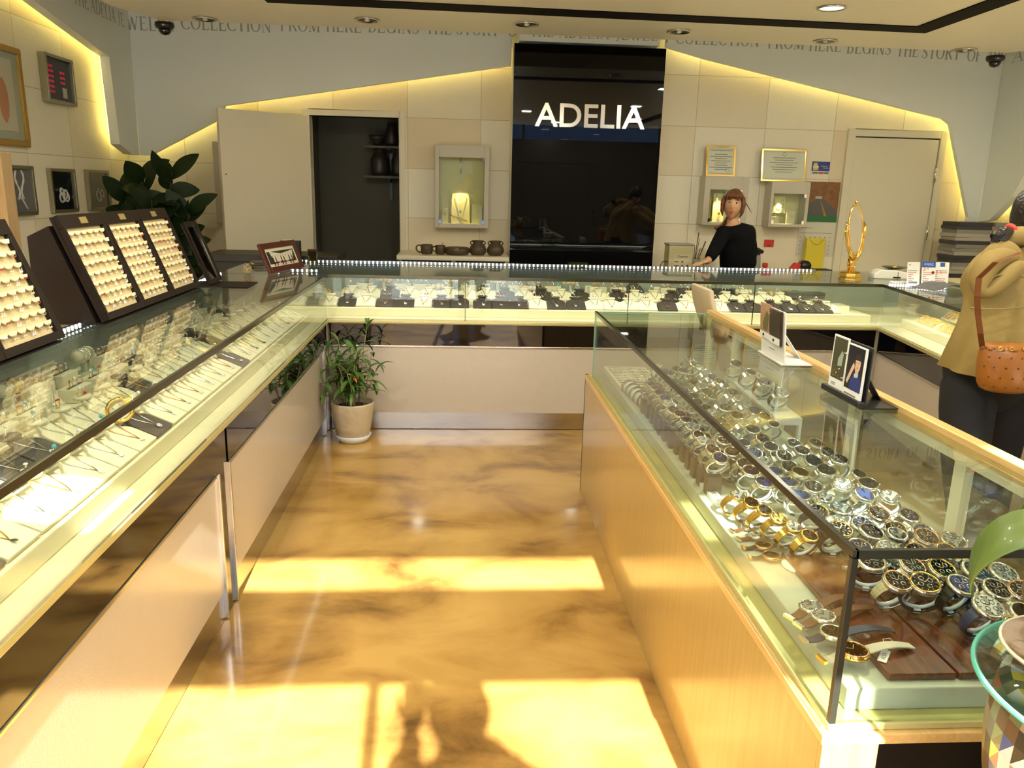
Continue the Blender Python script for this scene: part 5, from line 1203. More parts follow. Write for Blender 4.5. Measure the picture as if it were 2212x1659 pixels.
for (dx, dz, r) in ((.025, .33, .004), (.0, .22, .003), (.09, .26, .005), (.05, .20, .003), (.035, .28, .0025)):
    o = MB().tube([(0, 0, 0), (dx, 0, dz)], [r*.7, r], 6).build('brush', m_dwood); o.location = (bx_at(1502)-.012, 6.62+.004, ZB+.012); tag(o, ('thick short tool leaning right', 'straight upright thin tool', 'thick tool leaning furthest right', 'short tool leaning right', 'tallest thin tool')[[.33, .22, .26, .20, .28].index(dz)]+' in the green mug', 'tool', 'tools standing in the green mug')
ph = thing('desk_phone', 'black and grey handset unit behind the saleswoman', 'phone', (bx_at(1634), 6.66, ZB)); MB().prism([(-.03, -.04, 0), (.05, -.04, 0), (.035, -.04, .17), (-.02, -.04, .17)], (0, .08, 0)).build('body', M('phone_grey', (.34, .34, .30), .4), ph, bev=.005); MB().tube([(-.03, -.045, .20), (.0, -.05, .215), (.045, -.045, .19)], [.014, .016, .018], 10).build('handset', m_blackp, ph); MB().bb(.0, .03, -.04, -.02, .165, .2).build('cradle', m_blackp, ph)
rc = thing('wall_card', 'small red card stuck on the wall right of the saleswoman', 'card', (bx_at(1659, 6.98), YW-.003, 1.095)); MB().bb(-.045, .045, -.001, .001, 0, .065).build('card', m_pr, rc); MB().bb(-.012, .012, -.002, -.001, .012, .02).build('printed_lines', m_blackp, rc)
sm = thing('ink_stamp', 'small red and green stamp on the bench', 'stamp', (bx_at(1652), 6.60, ZB)); MB().lathe([(.022, 0), (.022, .03), (.010, .04), (.010, .06), (.024, .07), (.022, .10), (.0001, .105)], 14).build('body', m_pr, sm)
tp = thing('tape_dispenser', 'red tape dispenser with black wheel on the bench', 'tape dispenser', (bx_at(1728), 6.60, ZB)); MB().prism([(-.09, -.03, 0), (.06, -.03, 0), (.06, -.03, .06), (.02, -.03, .10), (-.05, -.03, .11), (-.09, -.03, .06)], (0, .06, 0)).build('body', m_pr, tp, bev=.006); MB().tube([(.035, -.04, .085), (.035, .04, .085)], .045, 18).build('wheel', m_blackp, tp)
for i in range(5):
    o = MB().bb(-.065, .065, -.06, .06, 0, .012).build('notebook', M(('notebook_black', 'notebook_cream')[i % 2], ((.02, .015, .015), (.5, .45, .33))[i % 2], .5), None, bev=.001); o.location = (bx_at(1775), 6.60, ZB+i*.0122); o.rotation_euler = (0, 0, .06*math.sin(i*2)); tag(o, 'thin notebook in the pile right of the tape dispenser, %s from the bottom' % nth(i), 'notebook', 'notebooks piled on the bench')
yb = thing('paper_bag', 'yellow paper bag with a cord handle in front of the calendar', 'bag', (bx_at(1756, 6.93), 6.93, ZB+.03))
MB().bb(-.085, .085, -.03, .03, 0, .27).build('bag', M('bag_yellow', (.72, .60, .05), .5), yb, bev=.003); MB().tube([(-.06, -.032, .26), (-.03, -.034, .225), (.0, -.035, .215), (.03, -.034, .225), (.06, -.032, .26)], .002, 5).build('cord', M('cord_ochre', (.45, .33, .04), .6), yb)
# ------------------------------------------------------------------ beige upholstered chair behind the watch case
ch = thing('swivel_chair', 'beige upholstered chair with a tall curved back beyond the watch case', 'chair', (1.62, 4.44, 0), 0)
m_uph = M('beige_upholstery', (.60, .50, .34), .6, bump=.05, bscale=120)
b = MB(); n = 14; prof = []
for i in range(n+1):
    u = i/n; z = .50+.53*u; x = -.03-.18*math.sin(u*PI/2)**1.5-(.04 if u > .9 else 0)*0; prof.append((x-.06*u, z, .035+.028*(1-u)))
vs = []
for x, z, th in prof:
    for (dy, k) in ((-.20, .6), (-.17, 1.), (.17, 1.), (.20, .6)):
        vs.append((x-th*k*.5+.03*abs(dy)/.2, dy*(1-.15*max(0, (z-.8)/.25)), z))
    for (dy, k) in ((.20, .6), (.17, 1.), (-.17, 1.), (-.20, .6)):
        vs.append((x+th*k*.5+.03*abs(dy)/.2, dy*(1-.15*max(0, (z-.8)/.25)), z))
fs = [(i*8+j, i*8+(j+1) % 8, i*8+8+(j+1) % 8, i*8+8+j) for i in range(n) for j in range(8)]+[tuple(range(8))[::-1], tuple(n*8+j for j in range(8))]
b.add(vs, fs, 0, True); b.build('backrest', m_uph, ch, bev=.004)
MB().lathe([(.0001, .42), (.20, .42), (.23, .46), (.22, .51), (.0001, .52)], 26, (.15, 0, 0)).build('seat', m_uph, ch)
MB().tube([(.15, 0, .03), (.15, 0, .42)], .022, 12).build('pole', m_chrome, ch); MB().lathe([(.20, 0), (.20, .012), (.04, .04), (.0001, .04)], 26, (.15, 0, 0)).build('foot_disc', m_chrome, ch)
# ------------------------------------------------------------------ brochure stands on the watch case
def easel(label, bl, br, tl, zt, mat, pages, ledge):
    ZG = .9755
    T0, w0, h0 = quad_frame(W(*bl, z=ZG+.006), W(*br, z=ZG+.006), W(*tl, z=ZG+zt))
    t = thing('brochure_stand', label, 'brochure stand', T0.translation); t.rotation_euler = T0.to_euler()
    MB().bb(0, w0, 0, h0, -.006, -.001).build('back_plate', mat, t, bev=.003)
    ib = T0.to_3x3().inverted()
    q = [ib @ Vector(v) for v in ((0, 0, 0),)]
    up = ib @ Vector((0, 0, 1)); bk = T0.to_3x3() @ Vector((0, 0, -1)); bk.z = 0; bk.normalize(); bk = ib @ bk
    o0 = -up*.004
    MB().prism([o0+Vector((0, 0, 0))-bk*.01, o0+Vector((w0, 0, 0))-bk*.01, o0+Vector((w0, 0, 0))+bk*.10, o0+bk*.10], up*.004).build('foot_plate', mat, t)
    MB().prism([Vector((w0*.4, h0*.75, -.006)), Vector((w0*.6, h0*.75, -.006)), o0+Vector((w0*.6, 0, 0))+bk*.098, o0+Vector((w0*.4, 0, 0))+bk*.098], Vector((0, 0, -.003))).build('strut', mat, t)
    if ledge: MB().bb(-.004, w0+.004, 0, .018, 0, .022).build('ledge', mat, t, bev=.004)
    pages(t, w0, h0); return t
m_pg = M('page_white', (.80, .80, .76), .4)
def pg_white(t, w0, h0):
    a = MB().bb(w0*.04, w0*.48, h0*.34, h0*1.04, .002, .007).build('left_page', M('photo_tan', (.42, .22, .12), .35, coat=.4), t)
    MB().bb(w0*.04, w0*.48, h0*.34, h0*.46, .0071, .0076).build('caption_strip', m_pg, a)
    MB().bb(w0*.49, w0*.93, h0*.33, h0*1.0, .002, .011).build('right_page', M('photo_night', (.035, .015, .01), .3, coat=.4, var=.8, vscale=25), t)
    MB().bb(w0*.49, w0*.93, h0*.33, h0*.47, .0111, .0116).build('caption_strip', m_pg, a)
    b = MB(); b.prism([(w0*.20, h0*.50, .0072), (w0*.36, h0*.50, .0072), (w0*.42, h0*.80, .0072), (w0*.34, h0*.92, .0072), (w0*.26, h0*.82, .0072), (w0*.16, h0*.62, .0072)], (0, 0, .0004)); b.build('figure_print', M('coat_olive', (.13, .12, .04), .5), a)
    MB().sph((w0*.34, h0*.95, .0074), .010, 10, 0, (.8, 1, .05)).build('face_print', M('skin_print', ()), a)
    b = MB(); b.sph((w0*.2, h0*.40, .0078), .006, 8, 0, (1.6, 1, .1)).sph((w0*.68, h0*.40, .0118), .006, 8, 0, (1.6, 1, .1)); b.build('watch_print', m_brown, a)
    MB().torus((w0*.485, h0*.5, .010), .007, .0012, 14, 5, 0, (0, 1, 0)).torus((w0*.485, h0*.9, .010), .007, .0012, 14, 5, 0, (0, 1, 0)).build('binder_rings', m_chrome, t)
    MB().bb(w0*.36, w0*.60, h0*.16, h0*.175, -.001, -.0004).build('printed_lines', m_ink, t)
easel('white brochure stand with an open ring-bound photo booklet on the watch case', (1643, 757), (1693, 787), (1692, 674), .185, m_whitep, pg_white, False)
def pg_black(t, w0, h0):
    a = MB().bb(w0*.06, w0*.46, h0*.10, h0*1.02, .004, .008).build('left_page', m_pg, t)
    MB().bb(w0*.09, w0*.44, h0*.27, h0*.99, .0081, .0086).build('photo_print', M('photo_olive_dark', (.06, .055, .03), .3, coat=.4), a)
    b = MB(); b.prism([(w0*.25, h0*.5, .0087), (w0*.36, h0*.52, .0087), (w0*.38, h0*.72, .0087), (w0*.33, h0*.78, .0087), (w0*.24, h0*.62, .0087)], (0, 0, .0003)); b.build('figure_print', M('dress_sage', (.30, .36, .28), .5), a)
    b = MB(); r = random.Random(4)
    for i in range(26): b.sph((w0*(.11+.22*r.random()), h0*(.29+.2*r.random()), .0088), .0016, 6, 0, (1, 1, .2))
    b.build('gold_dots_print', m_gold, a)
    c = MB().bb(w0*.50, w0*.96, h0*.08, h0*.97, .006, .012).build('right_page', m_pg, t)
    MB().bb(w0*.525, w0*.94, h0*.22, h0*.95, .0121, .0126).build('photo_print', M('photo_black_blue', (.012, .010, .02), .25, coat=.4), c)
    b = MB(); b.sph((w0*.80, h0*.68, .0128), w0*.088, 16, 0, (.85, 1.35, .02)); b.prism([(w0*.76, h0*.56, .0127), (w0*.84, h0*.56, .0127), (w0*.84, h0*.46, .0127), (w0*.76, h0*.46, .0127)], (0, 0, .0003)); b.prism([(w0*.56, h0*.34, .0127), (w0*.60, h0*.30, .0127), (w0*.74, h0*.62, .0127), (w0*.70, h0*.68, .0127), (w0*.66, h0*.60, .0127)], (0, 0, .0005)); b.build('face_print', M('skin_pale_print', (.62, .42, .30), .5), c)
    b = MB(); b.sph((w0*.80, h0*.775, .01285), w0*.085, 14, 0, (1, .6, .02)); b.prism([(w0*.72, h0*.6, .01275), (w0*.71, h0*.78, .01275), (w0*.74, h0*.84, .01275), (w0*.745, h0*.6, .01275)], (0, 0, .0003)); b.build('hair_print', M('hair_print', (.02, .012, .01), .5), c)
    b = MB(); b.sph((w0*.775, h0*.70, .0131), .0022, 8, 0, (1.5, .6, .1)).sph((w0*.825, h0*.70, .0131), .0022, 8, 0, (1.5, .6, .1)); b.build('eyes_print', m_blackp, c); MB().sph((w0*.80, h0*.615, .0131), .003, 8, 0, (1.6, .7, .1)).build('mouth_print', M('lip_print', (.5, .08, .06), .5), c)
    MB().prism([(w0*.66, h0*.22, .0128), (w0*.94, h0*.22, .0128), (w0*.94, h0*.42, .0128), (w0*.84, h0*.50, .0128), (w0*.72, h0*.48, .0128), (w0*.66, h0*.38, .0128)], (0, 0, .0003)).build('jacket_print', M('jacket_blue_print', (.02, .03, .16), .5), c)
    MB().prism([(w0*.74, h0*.50, .0131), (w0*.85, h0*.52, .0131), (w0*.84, h0*.46, .0131), (w0*.76, h0*.44, .0131)], (0, 0, .0003)).build('collar_print', M('collar_print', (.45, .55, .60), .5), c)
    b = MB(); b.bb(w0*.13, w0*.26, h0*.18, h0*.195, .0081, .0084).bb(w0*.13, w0*.24, h0*.15, h0*.165, .0081, .0084); b.build('printed_lines', m_ink, a); MB().bb(w0*.55, w0*.85, h0*.12, h0*.145, .0121, .0124).build('printed_lines', m_ink, c)
    MB().torus((w0*.475, h0*.35, .012), .008, .0012, 14, 5, 0, (0, 1, 0)).torus((w0*.475, h0*.78, .012), .008, .0012, 14, 5, 0, (0, 1, 0)).build('binder_rings', m_chrome, t)
easel('black brochure stand with an open ring-bound portrait booklet on the watch case', (1788, 840), (1866, 882), (1848, 738), .175, m_blackp, pg_black, True)
# ------------------------------------------------------------------ patchwork barrel table with glass top, vase and orchid in the near right corner
PX, PY, PR = .955, .895, .215
pc_ = [M('patch_red', (.50, .035, .03), .3, coat=.3), M('patch_blue', (.03, .07, .25), .3, coat=.3), M('patch_yellow', (.75, .60, .03), .3, coat=.3), M('patch_brown', (.12, .06, .03), .3, coat=.3), M('patch_white', (.62, .62, .60), .3, coat=.3), M('patch_black', (.012, .012, .014), .3, coat=.3), M('patch_tan', (.36, .25, .14), .3, coat=.3), M('patch_olive', (.16, .16, .07), .3, coat=.3)]
tb = thing('barrel_table', 'barrel-shaped side table with a patchwork rim and round glass top, near right corner', 'side table', (PX, PY, 0))
rim = MB(); r = random.Random(9); n = 46
levels = [(.150, .60), (.160, .64), (.172, .68), (.180, .72), (.185, .76), (.187, .79), (.186, .82), (.183, .845), (.178, .865), (.165, .878), (.140, .878), (.110, .878), (.075, .872)]
for i in range(len(levels)-1):
    (r0, z0), (r1, z1) = levels[i], levels[i+1]
    for j in range(n):
        a0, a1 = 2*PI*j/n, 2*PI*(j+1)/n; q = [(r0*math.cos(a0), r0*math.sin(a0), z0), (r0*math.cos(a1), r0*math.sin(a1), z0), (r1*math.cos(a1), r1*math.sin(a1), z1), (r1*math.cos(a0), r1*math.sin(a0), z1)]
        k1, k2 = r.randrange(8), r.randrange(8); am = math.degrees((a0+a1)/2)
        if z1 < .87 and 100 < am < 150+28*(.87-z0)/.27-8*r.random(): k1 = k2 = 8
        if r.random() < .4: rim.add(q, [(0, 1, 2)], k1); rim.add(q, [(0, 2, 3)], k2)
        else: rim.add(q, [(0, 1, 2, 3)], k1)
pc_.append(M('gilt_brown_glaze', (.34, .20, .06), .28, .3, coat=.5, bump=.3, bscale=25, var=.35, vscale=9)); rim.build('patchwork_rim', pc_, tb)
MB().lathe([(.12, 0), (.15, .05), (.185, .25), (.192, .42), (.175, .55), (.150, .60)], 40).build('body', M('gilt_brown_glaze', (.34, .20, .06), .28, .3, coat=.5, bump=.3, bscale=25, var=.35, vscale=9), tb)
MB().lathe([(.0001, .80), (.075, .80), (.076, .872)], 30).build('inner_well', pc_[5], tb)
MB().lathe([(.0001, .884), (PR, .884), (PR, .892), (.0001, .892)], 64).build('glass_top', m_glass, tb)
MB().torus((0, 0, .888), PR-.0005, .0045, 72, 6).build('glass_rim', M('glass_rim_green', (.10, .42, .32), .15), tb)
vx = .93
va = thing('glazed_vase', 'brown glazed vase on a saucer on the glass table top, cut by the photo edge', 'vase', (.908, .962, .8926))
m_gl = M('brown_glaze', (.17, .095, .03), .32, .2, coat=.3, bump=.2, bscale=30)
MB().lathe([(.05, .018), (.075, .05), (.092, .10), (.088, .15), (.060, .19), (.050, .21), (.056, .225), (.050, .225), (.044, .20), (.0001, .19)], 36).build('vase_body', m_gl, va)
MB().lathe([(.0001, 0), (.06, 0), (.105, .016), (.110, .022), (.104, .024), (.060, .010), (.0001, .010)], 40).build('saucer', m_gl, va); MB().torus((0, 0, .0225), .107, .003, 40, 6).build('saucer_rim', M('rim_cream', (.62, .58, .45), .4), va)
def leafmesh(b, base, d, up, L, wd, droop, n=12, fold=.25, mat=0, curl=0.):
    d = Vector(d).normalized(); up = Vector(up).normalized(); side = d.cross(up).normalized(); up = side.cross(d).normalized(); p = Vector(base); vs = []; dd = d.copy()
    for i in range(n+1):
        u = i/n; w_ = wd*(math.sin(PI*min(1, .06+u*.94))**.75)*(1 if u < .98 else .1); w_ = max(w_, wd*.03)
        f = up*fold*w_
        vs += [p-side*w_+f, p+side*0, p+side*w_+f]
        dd = (dd-up*droop/n).normalized(); dd = (dd+Vector((0, 0, -1))*abs(droop)/n*.5).normalized(); side = (side+up*curl/n).normalized(); up = side.cross(dd).normalized(); p = p+dd*L/n
    b.add(vs, [(3*i+j, 3*i+j+1, 3*i+4+j, 3*i+3+j) for i in range(n) for j in (0, 1)], mat, True)
m_orch = M('orchid_leaf', (.095, .15, .025), .4, coat=.15, var=.25, vscale=14)
ofl = MB(); leafmesh(ofl, (-.02, .01, .205), (-.92, .10, .52), (-.3, -.5, 1), .235, .034, 1.9); leafmesh(ofl, (.01, .0, .20), (.6, .3, .7), (0, 0, 1), .24, .035, 1.6); leafmesh(ofl, (0, .02, .2), (.05, .9, .7), (0, 0, 1), .20, .035, 1.4)
orc = thing('orchid', 'orchid with a broad arching green leaf growing from the brown vase', 'plant', va.location)
lo = ofl.build('leaf', m_orch, orc); q = lo.modifiers.new('s', 'SOLIDIFY'); q.thickness = .003
MB().tube([(0, 0, .19), (.01, .01, .30), (.05, .02, .42)], .005, 7).build('stem', M('orchid_stem', (.12, .14, .04), .5), orc)
# ------------------------------------------------------------------ potted plants
def pot_plant():
    t = thing('potted_plant', 'leafy green plant in a ribbed cream pot in the corner of the aisle', 'plant', (-.655, 4.755, 0))
    MB().lathe([(.090, .028), (.098, .035), (.112, .10), (.125, .19), (.132, .245), (.130, .255), (.122, .250), (.118, .22), (.0001, .215)], 44).build('pot', M('pot_cream', (.52, .44, .30), .4, coat=.3, bump=.6, bscale=18), t)
    MB().lathe([(.0001, 0), (.085, 0), (.112, .045), (.108, .047), (.088, .027), (.0001, .027)], 40).build('saucer', M('saucer_white', (.66, .68, .70), .35), t)
    MB().sph((0, 0, .215), .115, 18, 0, (1, 1, .12)).build('soil', M('soil', (.05, .03, .015), .9, bump=1., bscale=60), t)
    r = random.Random(21); m1 = M('leaf_green', (.07, .145, .02), .4, coat=.1, var=.3, vscale=20); m2 = M('leaf_dark', (.035, .09, .02), .35, coat=.2)
    st_ = MB(); lf = MB()
    for s_ in range(21):
        a = r.uniform(0, 6.28); rr_ = r.uniform(.01, .085); x, y = rr_*math.cos(a), rr_*math.sin(a); lean = Vector((x*1.3+r.uniform(-.06, .06), y*1.0-.02, 0)); H = r.uniform(.18, .40) if s_ else .50
        pts = [Vector((x, y, .21))+lean*(u**1.4)+Vector((0, 0, H*u)) for u in (0, .25, .5, .75, 1)]
        st_.tube(pts, [.004, .0035, .003, .0025, .002], 6)
        for k in range(9):
            u = .45+.55*k/8; p = Vector((x, y, .21))+lean*(u**1.4)+Vector((0, 0, H*u)); a2 = a+k*2.4+r.uniform(-.4, .4); el = r.uniform(.15, .8) if k < 7 else 1.3
            leafmesh(lf, p, (math.cos(a2)*math.cos(el), math.sin(a2)*math.cos(el), math.sin(el)), (0, 0, 1), r.uniform(.09, .16), r.uniform(.010, .015), r.uniform(.6, 1.4), 7, .3, r.random() < .35)
    leafmesh(lf, (-.02, -.06, .44), (.5, -.4, .1), (0, 0, 1), .10, .013, .8, 7, .3, 2)
    st_.build('stems', M('cane_stem', (.30, .26, .10), .5), t); lf.build('leaves', [m1, m2, M('leaf_orange', (.55, .22, .02), .5)], t)
pot_plant()
rp = thing('rubber_plant', 'tall dark rubber plant in the back left corner', 'plant', (-2.30, 6.28, 0))
MB().lathe([(.13, 0), (.17, .30), (.18, .33), (.165, .33), (.15, .28), (.0001, .28)], 30).build('pot', M('pot_dark', (.06, .05, .04), .4), rp)
r = random.Random(31); st_ = MB(); lf = MB(); M('rubber_leaf', (.010, .024, .006), .5, spec=.25)
for (dx, dy, H, n_) in ((-.10, .02, 1.56, 20), (.14, .0, 1.60, 20), (.0, -.08, 1.40, 18), (-.22, .0, 1.38, 14), (.26, -.04, 1.30, 18), (-.1, -.1, 1.15, 14), (.16, -.1, 1.15, 14)):
    pts = [Vector((dx*.25*u*2 if u < .5 else dx*(.25+(u-.5)*1.5), dy*u, .28+(H-.28)*u)) for u in (0, .25, .5, .75, 1)]
    st_.tube(pts, [.014, .012, .010, .008, .006], 8)
    for k in range(n_):
        u = .42+.58*k/(n_-1); i0 = min(3, int(u*4)); f = u*4-i0; p = pts[i0].lerp(pts[i0+1], f); a = k*2.4+dx*9; el = (.2 if k < n_-4 else .75)+r.uniform(-.25, .3)
        leafmesh(lf, p, (math.cos(a)*math.cos(el), math.sin(a)*math.cos(el)*.5-.15, math.sin(el)), (r.uniform(-.4, .4), -.8, r.uniform(.2, .9)), r.uniform(.21, .29), r.uniform(.055, .075), r.uniform(-.2, 1.0), 10, .12)
st_.build('stems', M('rubber_stem', (.05, .05, .03), .6), rp); lo = lf.build('leaves', M('rubber_leaf', ()), rp)
# ------------------------------------------------------------------ people
m_skin = M('skin_warm', (.58, .33, .19), .5, spec=.3); m_knit = M('black_knit', (.004, .004, .005), .95, bump=.3, bscale=140, spec=.15)
m_hair = M('auburn_hair', (.14, .042, .014), .45, bump=.5, bscale=90); m_hairb = M('dark_hair', (.012, .008, .006), .4, bump=.5, bscale=90)
def head_pt(th, ph, k=1.0, face=True):
    # th from the crown, ph round the head, front is -y
    x, y, z = math.sin(th)*math.sin(ph), -math.sin(th)*math.cos(ph), math.cos(th)
    fr_ = max(0, -y)
    X, Y, Z = x*.074, y*.092, z*.112
    if z < 0: t = (-z)**1.4; X *= 1-.34*t; Y = Y*(1-.25*t) if y > 0 else Y*(1-.10*t)-.006*t
    if face:
        g = lambda cx, cz, s, sz: math.exp(-((X-cx)/s)**2-((Z-cz)/sz)**2)
        if y < 0:
            Y -= .020*g(0, -.022, .011, .018)+.010*g(0, -.004, .008, .02)+.007*g(0, -.060, .022, .010)+.006*g(0, -.095, .02, .014)
            Y += .008*g(.030, .008, .016, .012)+.008*g(-.030, .008, .016, .012)
            Y -= .003*g(.03, .030, .022, .008)+.003*g(-.03, .030, .022, .008)
    return Vector((X*k, Y*k, Z*k))
def head_mesh(b, T, mat=0, nu=36, nv=26):
    vs = [T @ head_pt(PI*i/nv, 2*PI*j/nu) for i in range(nv+1) for j in range(nu)]
    b.add(vs, [(i*nu+j, (i+1)*nu+j, (i+1)*nu+(j+1) % nu, i*nu+(j+1) % nu) for i in range(nv) for j in range(nu)], mat, True)
    for s_ in (-1, 1): b.sph(T @ Vector((s_*.073, .008, -.008)), .02, 10, mat, (.3, .6, 1), T.to_3x3())
def hair_cap(b, T, zc=.045, k=1.13, back=-.06, nu=36, nv=26):
    ok = []; vs = []
    for i in range(nv+1):
        for j in range(nu):
            p = head_pt(PI*i/nv, 2*PI*j/nu, k, False); w_ = .003*math.sin(j*2.7+i*.3); p = p*(1+w_/.1)
            vs.append(T @ (p+Vector((0, .004, .003)))); ok.append((p.z > zc if (p.y < -.035 and abs(p.x) < .062) else p.z > (back if p.y > -.02 else -.035)))
    fs = [(i*nu+j, (i+1)*nu+j, (i+1)*nu+(j+1) % nu, i*nu+(j+1) % nu) for i in range(nv) for j in range(nu) if ok[i*nu+j] and ok[(i+1)*nu+j]]
    b.add(vs, fs, 0, True)
def face_details(root, T):
    R = T.to_3x3()
    b = MB()
    for s_ in (-1, 1): b.sph(T @ Vector((s_*.0295, -.0765, .008)), .0115, 12, 0, (1.25, .55, .62), R)
    b.build('eyes', M('eye_white', (.62, .58, .52), .2), root)
    b = MB()
    for s_ in (-1, 1): b.sph(T @ Vector((s_*.0285, -.0825, .008)), .0056, 10, 0, (1, .4, 1), R)
    b.build('irises', M('iris_dark', (.012, .008, .006), .1), root)
    b = MB()
    for s_ in (-1, 1):
        b.tube([T @ Vector((s_*x, -y, z)) for x, y, z in ((.014, .087, .028), (.028, .086, .033), (.044, .076, .028))], [.0018, .0024, .0012], 6)
        b.tube([T @ Vector((s_*x, -y, z)) for x, y, z in ((.016, .083, .011), (.029, .084, .0155), (.043, .075, .011))], [.0010, .0016, .0010], 5)
    b.build('brows', m_hairb, root)
    b = MB(); b.sph(T @ Vector((0, -.0965, -.056)), .0165, 12, 0, (1.15, .34, .26), R).sph(T @ Vector((0, -.0955, -.0635)), .0145, 12, 0, (1, .36, .30), R); b.build('lips', M('lips_coral', (.55, .10, .06), .4), root)
def hand(b, wrist, fwd, up, side=1, s=1.0, curl=.25):
    fwd = Vector(fwd).normalized(); up = Vector(up); up = (up-fwd*up.dot(fwd)).normalized(); rt = fwd.cross(up)*side
    P = lambda a, c, d: Vector(wrist)+(fwd*a+rt*c+up*d)*s
    b.sph(P(.045, 0, 0), .042*s, 12, 0, (1, 1, 1)) if False else None
    R = Matrix((fwd, rt, up)).transposed().to_3x3()
    b.sph(P(.042, 0, 0), .045*s, 14, 0, (1.1, .85, .36), R); b.tube([P(-.02, 0, 0), P(.02, 0, 0)], [.024*s, .026*s], 10)
    for i, (c, L) in enumerate(((-.028, .068), (-.010, .078), (.009, .073), (.026, .058))):
        p0 = P(.074, c, .002); d = fwd; pts = [p0]
        for k in range(3):
            d = (d-up*curl*(.5+.5*k)).normalized(); pts.append(pts[-1]+d*L*s*(.42, .32, .26)[k])
        b.tube(pts, [.0088*s, .0080*s, .0072*s, .0056*s], 8); b.sph(pts[-1], .0057*s, 8)
    pts = [P(.018, -.030, -.004), P(.045, -.056, -.010), P(.070, -.066, -.014), P(.088, -.068, -.018)]; b.tube(pts, [.012*s, .0100*s, .0088*s, .006*s], 8); b.sph(pts[-1], .0062*s, 8)
def join_into(o, b, mat_same=True):
    # adds the MB geometry to an existing mesh object, so that a body stays one mesh
    bm = bmesh.new(); bm.from_mesh(o.data); vv = [bm.verts.new(v) for v in b.v]; bm.verts.ensure_lookup_table()
    for f in b.f:
        try: q = bm.faces.new([vv[i] for i in f]); q.smooth = True
        except ValueError: pass
    bmesh.ops.recalc_face_normals(bm, faces=bm.faces); bm.to_mesh(o.data); bm.free()
# --- saleswoman behind the long counter
sw = thing('person', 'person in a black sweater with auburn hair, leaning a hand on the long counter', 'person', (0, 0, 0))
Y0 = 6.22
def w(px, py, y=Y0): return W(px, py, y=y)
HC = w(1584, 444); THd = Matrix.Translation(HC) @ Matrix.Rotation(math.radians(-22), 4, 'Z') @ Matrix.Rotation(math.radians(-9), 4, 'X') @ Matrix.Rotation(math.radians(4), 4, 'Y')
hips = Vector((w(1596, 600).x+.02, 6.30, .92))
body = skin('body', [[(hips, .13), (w(1594, 560), .11), (w(1592, 525), .115), (w(1588, 497), .085), (w(1584, 484), .05), (HC+Vector((0, .02, -.07)), .046)],
  [(w(1588, 497), .085), (w(1566, 501, 6.16), .05), (w(1548, 536, 6.08), .036), (w(1529, 562, 5.94), .024)],
  [(w(1588, 497), .085), (w(1612, 499, 6.26), .05), (w(1621, 545, 6.30), .036), (w(1612, 590, 6.24), .026)],
  [(hips, .13), (hips+Vector((-.09, 0, -.42)), .07), (hips+Vector((-.09, .02, -.84)), .045), (hips+Vector((-.09, -.06, -.90)), .04)],
  [(hips, .13), (hips+Vector((.09, 0, -.42)), .07), (hips+Vector((.09, .02, -.84)), .045), (hips+Vector((.09, -.06, -.90)), .04)]], m_skin, sw)
b = MB(); head_mesh(b, THd)
wr = w(1529, 563, 5.93); hand(b, wr, w(1499, 573, 5.86)-wr, (0, .1, 1), -1, 1.0, .10)
wr2 = w(1612, 592, 6.24); hand(b, wr2, (0, -.3, -1), (1, 0, 0), 1, .95, .3); join_into(body, b)
skin('sweater', [[(hips+Vector((0, 0, .04)), .165), (w(1594, 562), .155), (w(1592, 528), .150), (w(1590, 501), .125), (w(1586, 487), .066)],
  [(w(1590, 501), .125), (w(1564, 503, 6.16), .068), (w(1546, 536, 6.06), .056), (w(1534, 556, 5.97), .045), (w(1531, 560, 5.95), .036)],
  [(w(1590, 501), .125), (w(1613, 500, 6.26), .068), (w(1623, 546, 6.30), .056), (w(1614, 586, 6.25), .042)]], m_knit, sw)
skin('trousers', [[(hips, .155), (hips+Vector((-.09, 0, -.42)), .085), (hips+Vector((-.09, .02, -.82)), .06)], [(hips, .155), (hips+Vector((.09, 0, -.42)), .085), (hips+Vector((.09, .02, -.82)), .06)]], m_knit, sw)
for s_ in (-1, 1):
    p = hips+Vector((s_*.09, -.04, 0)); MB().sph((p.x, p.y, .045), .06, 12, 0, (.75, 1.9, .7)).build('shoe', m_blackp, sw)
b = MB(); hair_cap(b, THd, .040, 1.12, -.05)
for i in range(9):   # fringe
    x = -.05+.0125*i; b.tube([THd @ Vector((x*.6, -.070, .095)), THd @ Vector((x*.95, -.101, .062)), THd @ Vector((x*1.1, -.098+.1*abs(x)*.5, .036-.12*abs(x)*abs(x)/.05))], [.010, .009, .003], 6)
for s_ in (-1, 1): b.tube([THd @ Vector((s_*.066, -.05, .06)), THd @ Vector((s_*.080, -.045, .0)), THd @ Vector((s_*.076, -.035, -.055)), THd @ Vector((s_*.066, -.03, -.09))], [.018, .017, .013, .004], 8)
b.tube([THd @ Vector((.01, .085, -.02)), w(1572, 478, 6.30), w(1560, 491, 6.26), w(1549, 493, 6.22), w(1543, 490, 6.2)], [.03, .030, .026, .018, .004], 9)
b.tube([THd @ Vector((.07, -.03, .03)), w(1612, 440), w(1619, 452), w(1625, 461)], [.006, .004, .003, .001], 6)
b.build('hair', m_hair, sw); face_details(sw, THd)
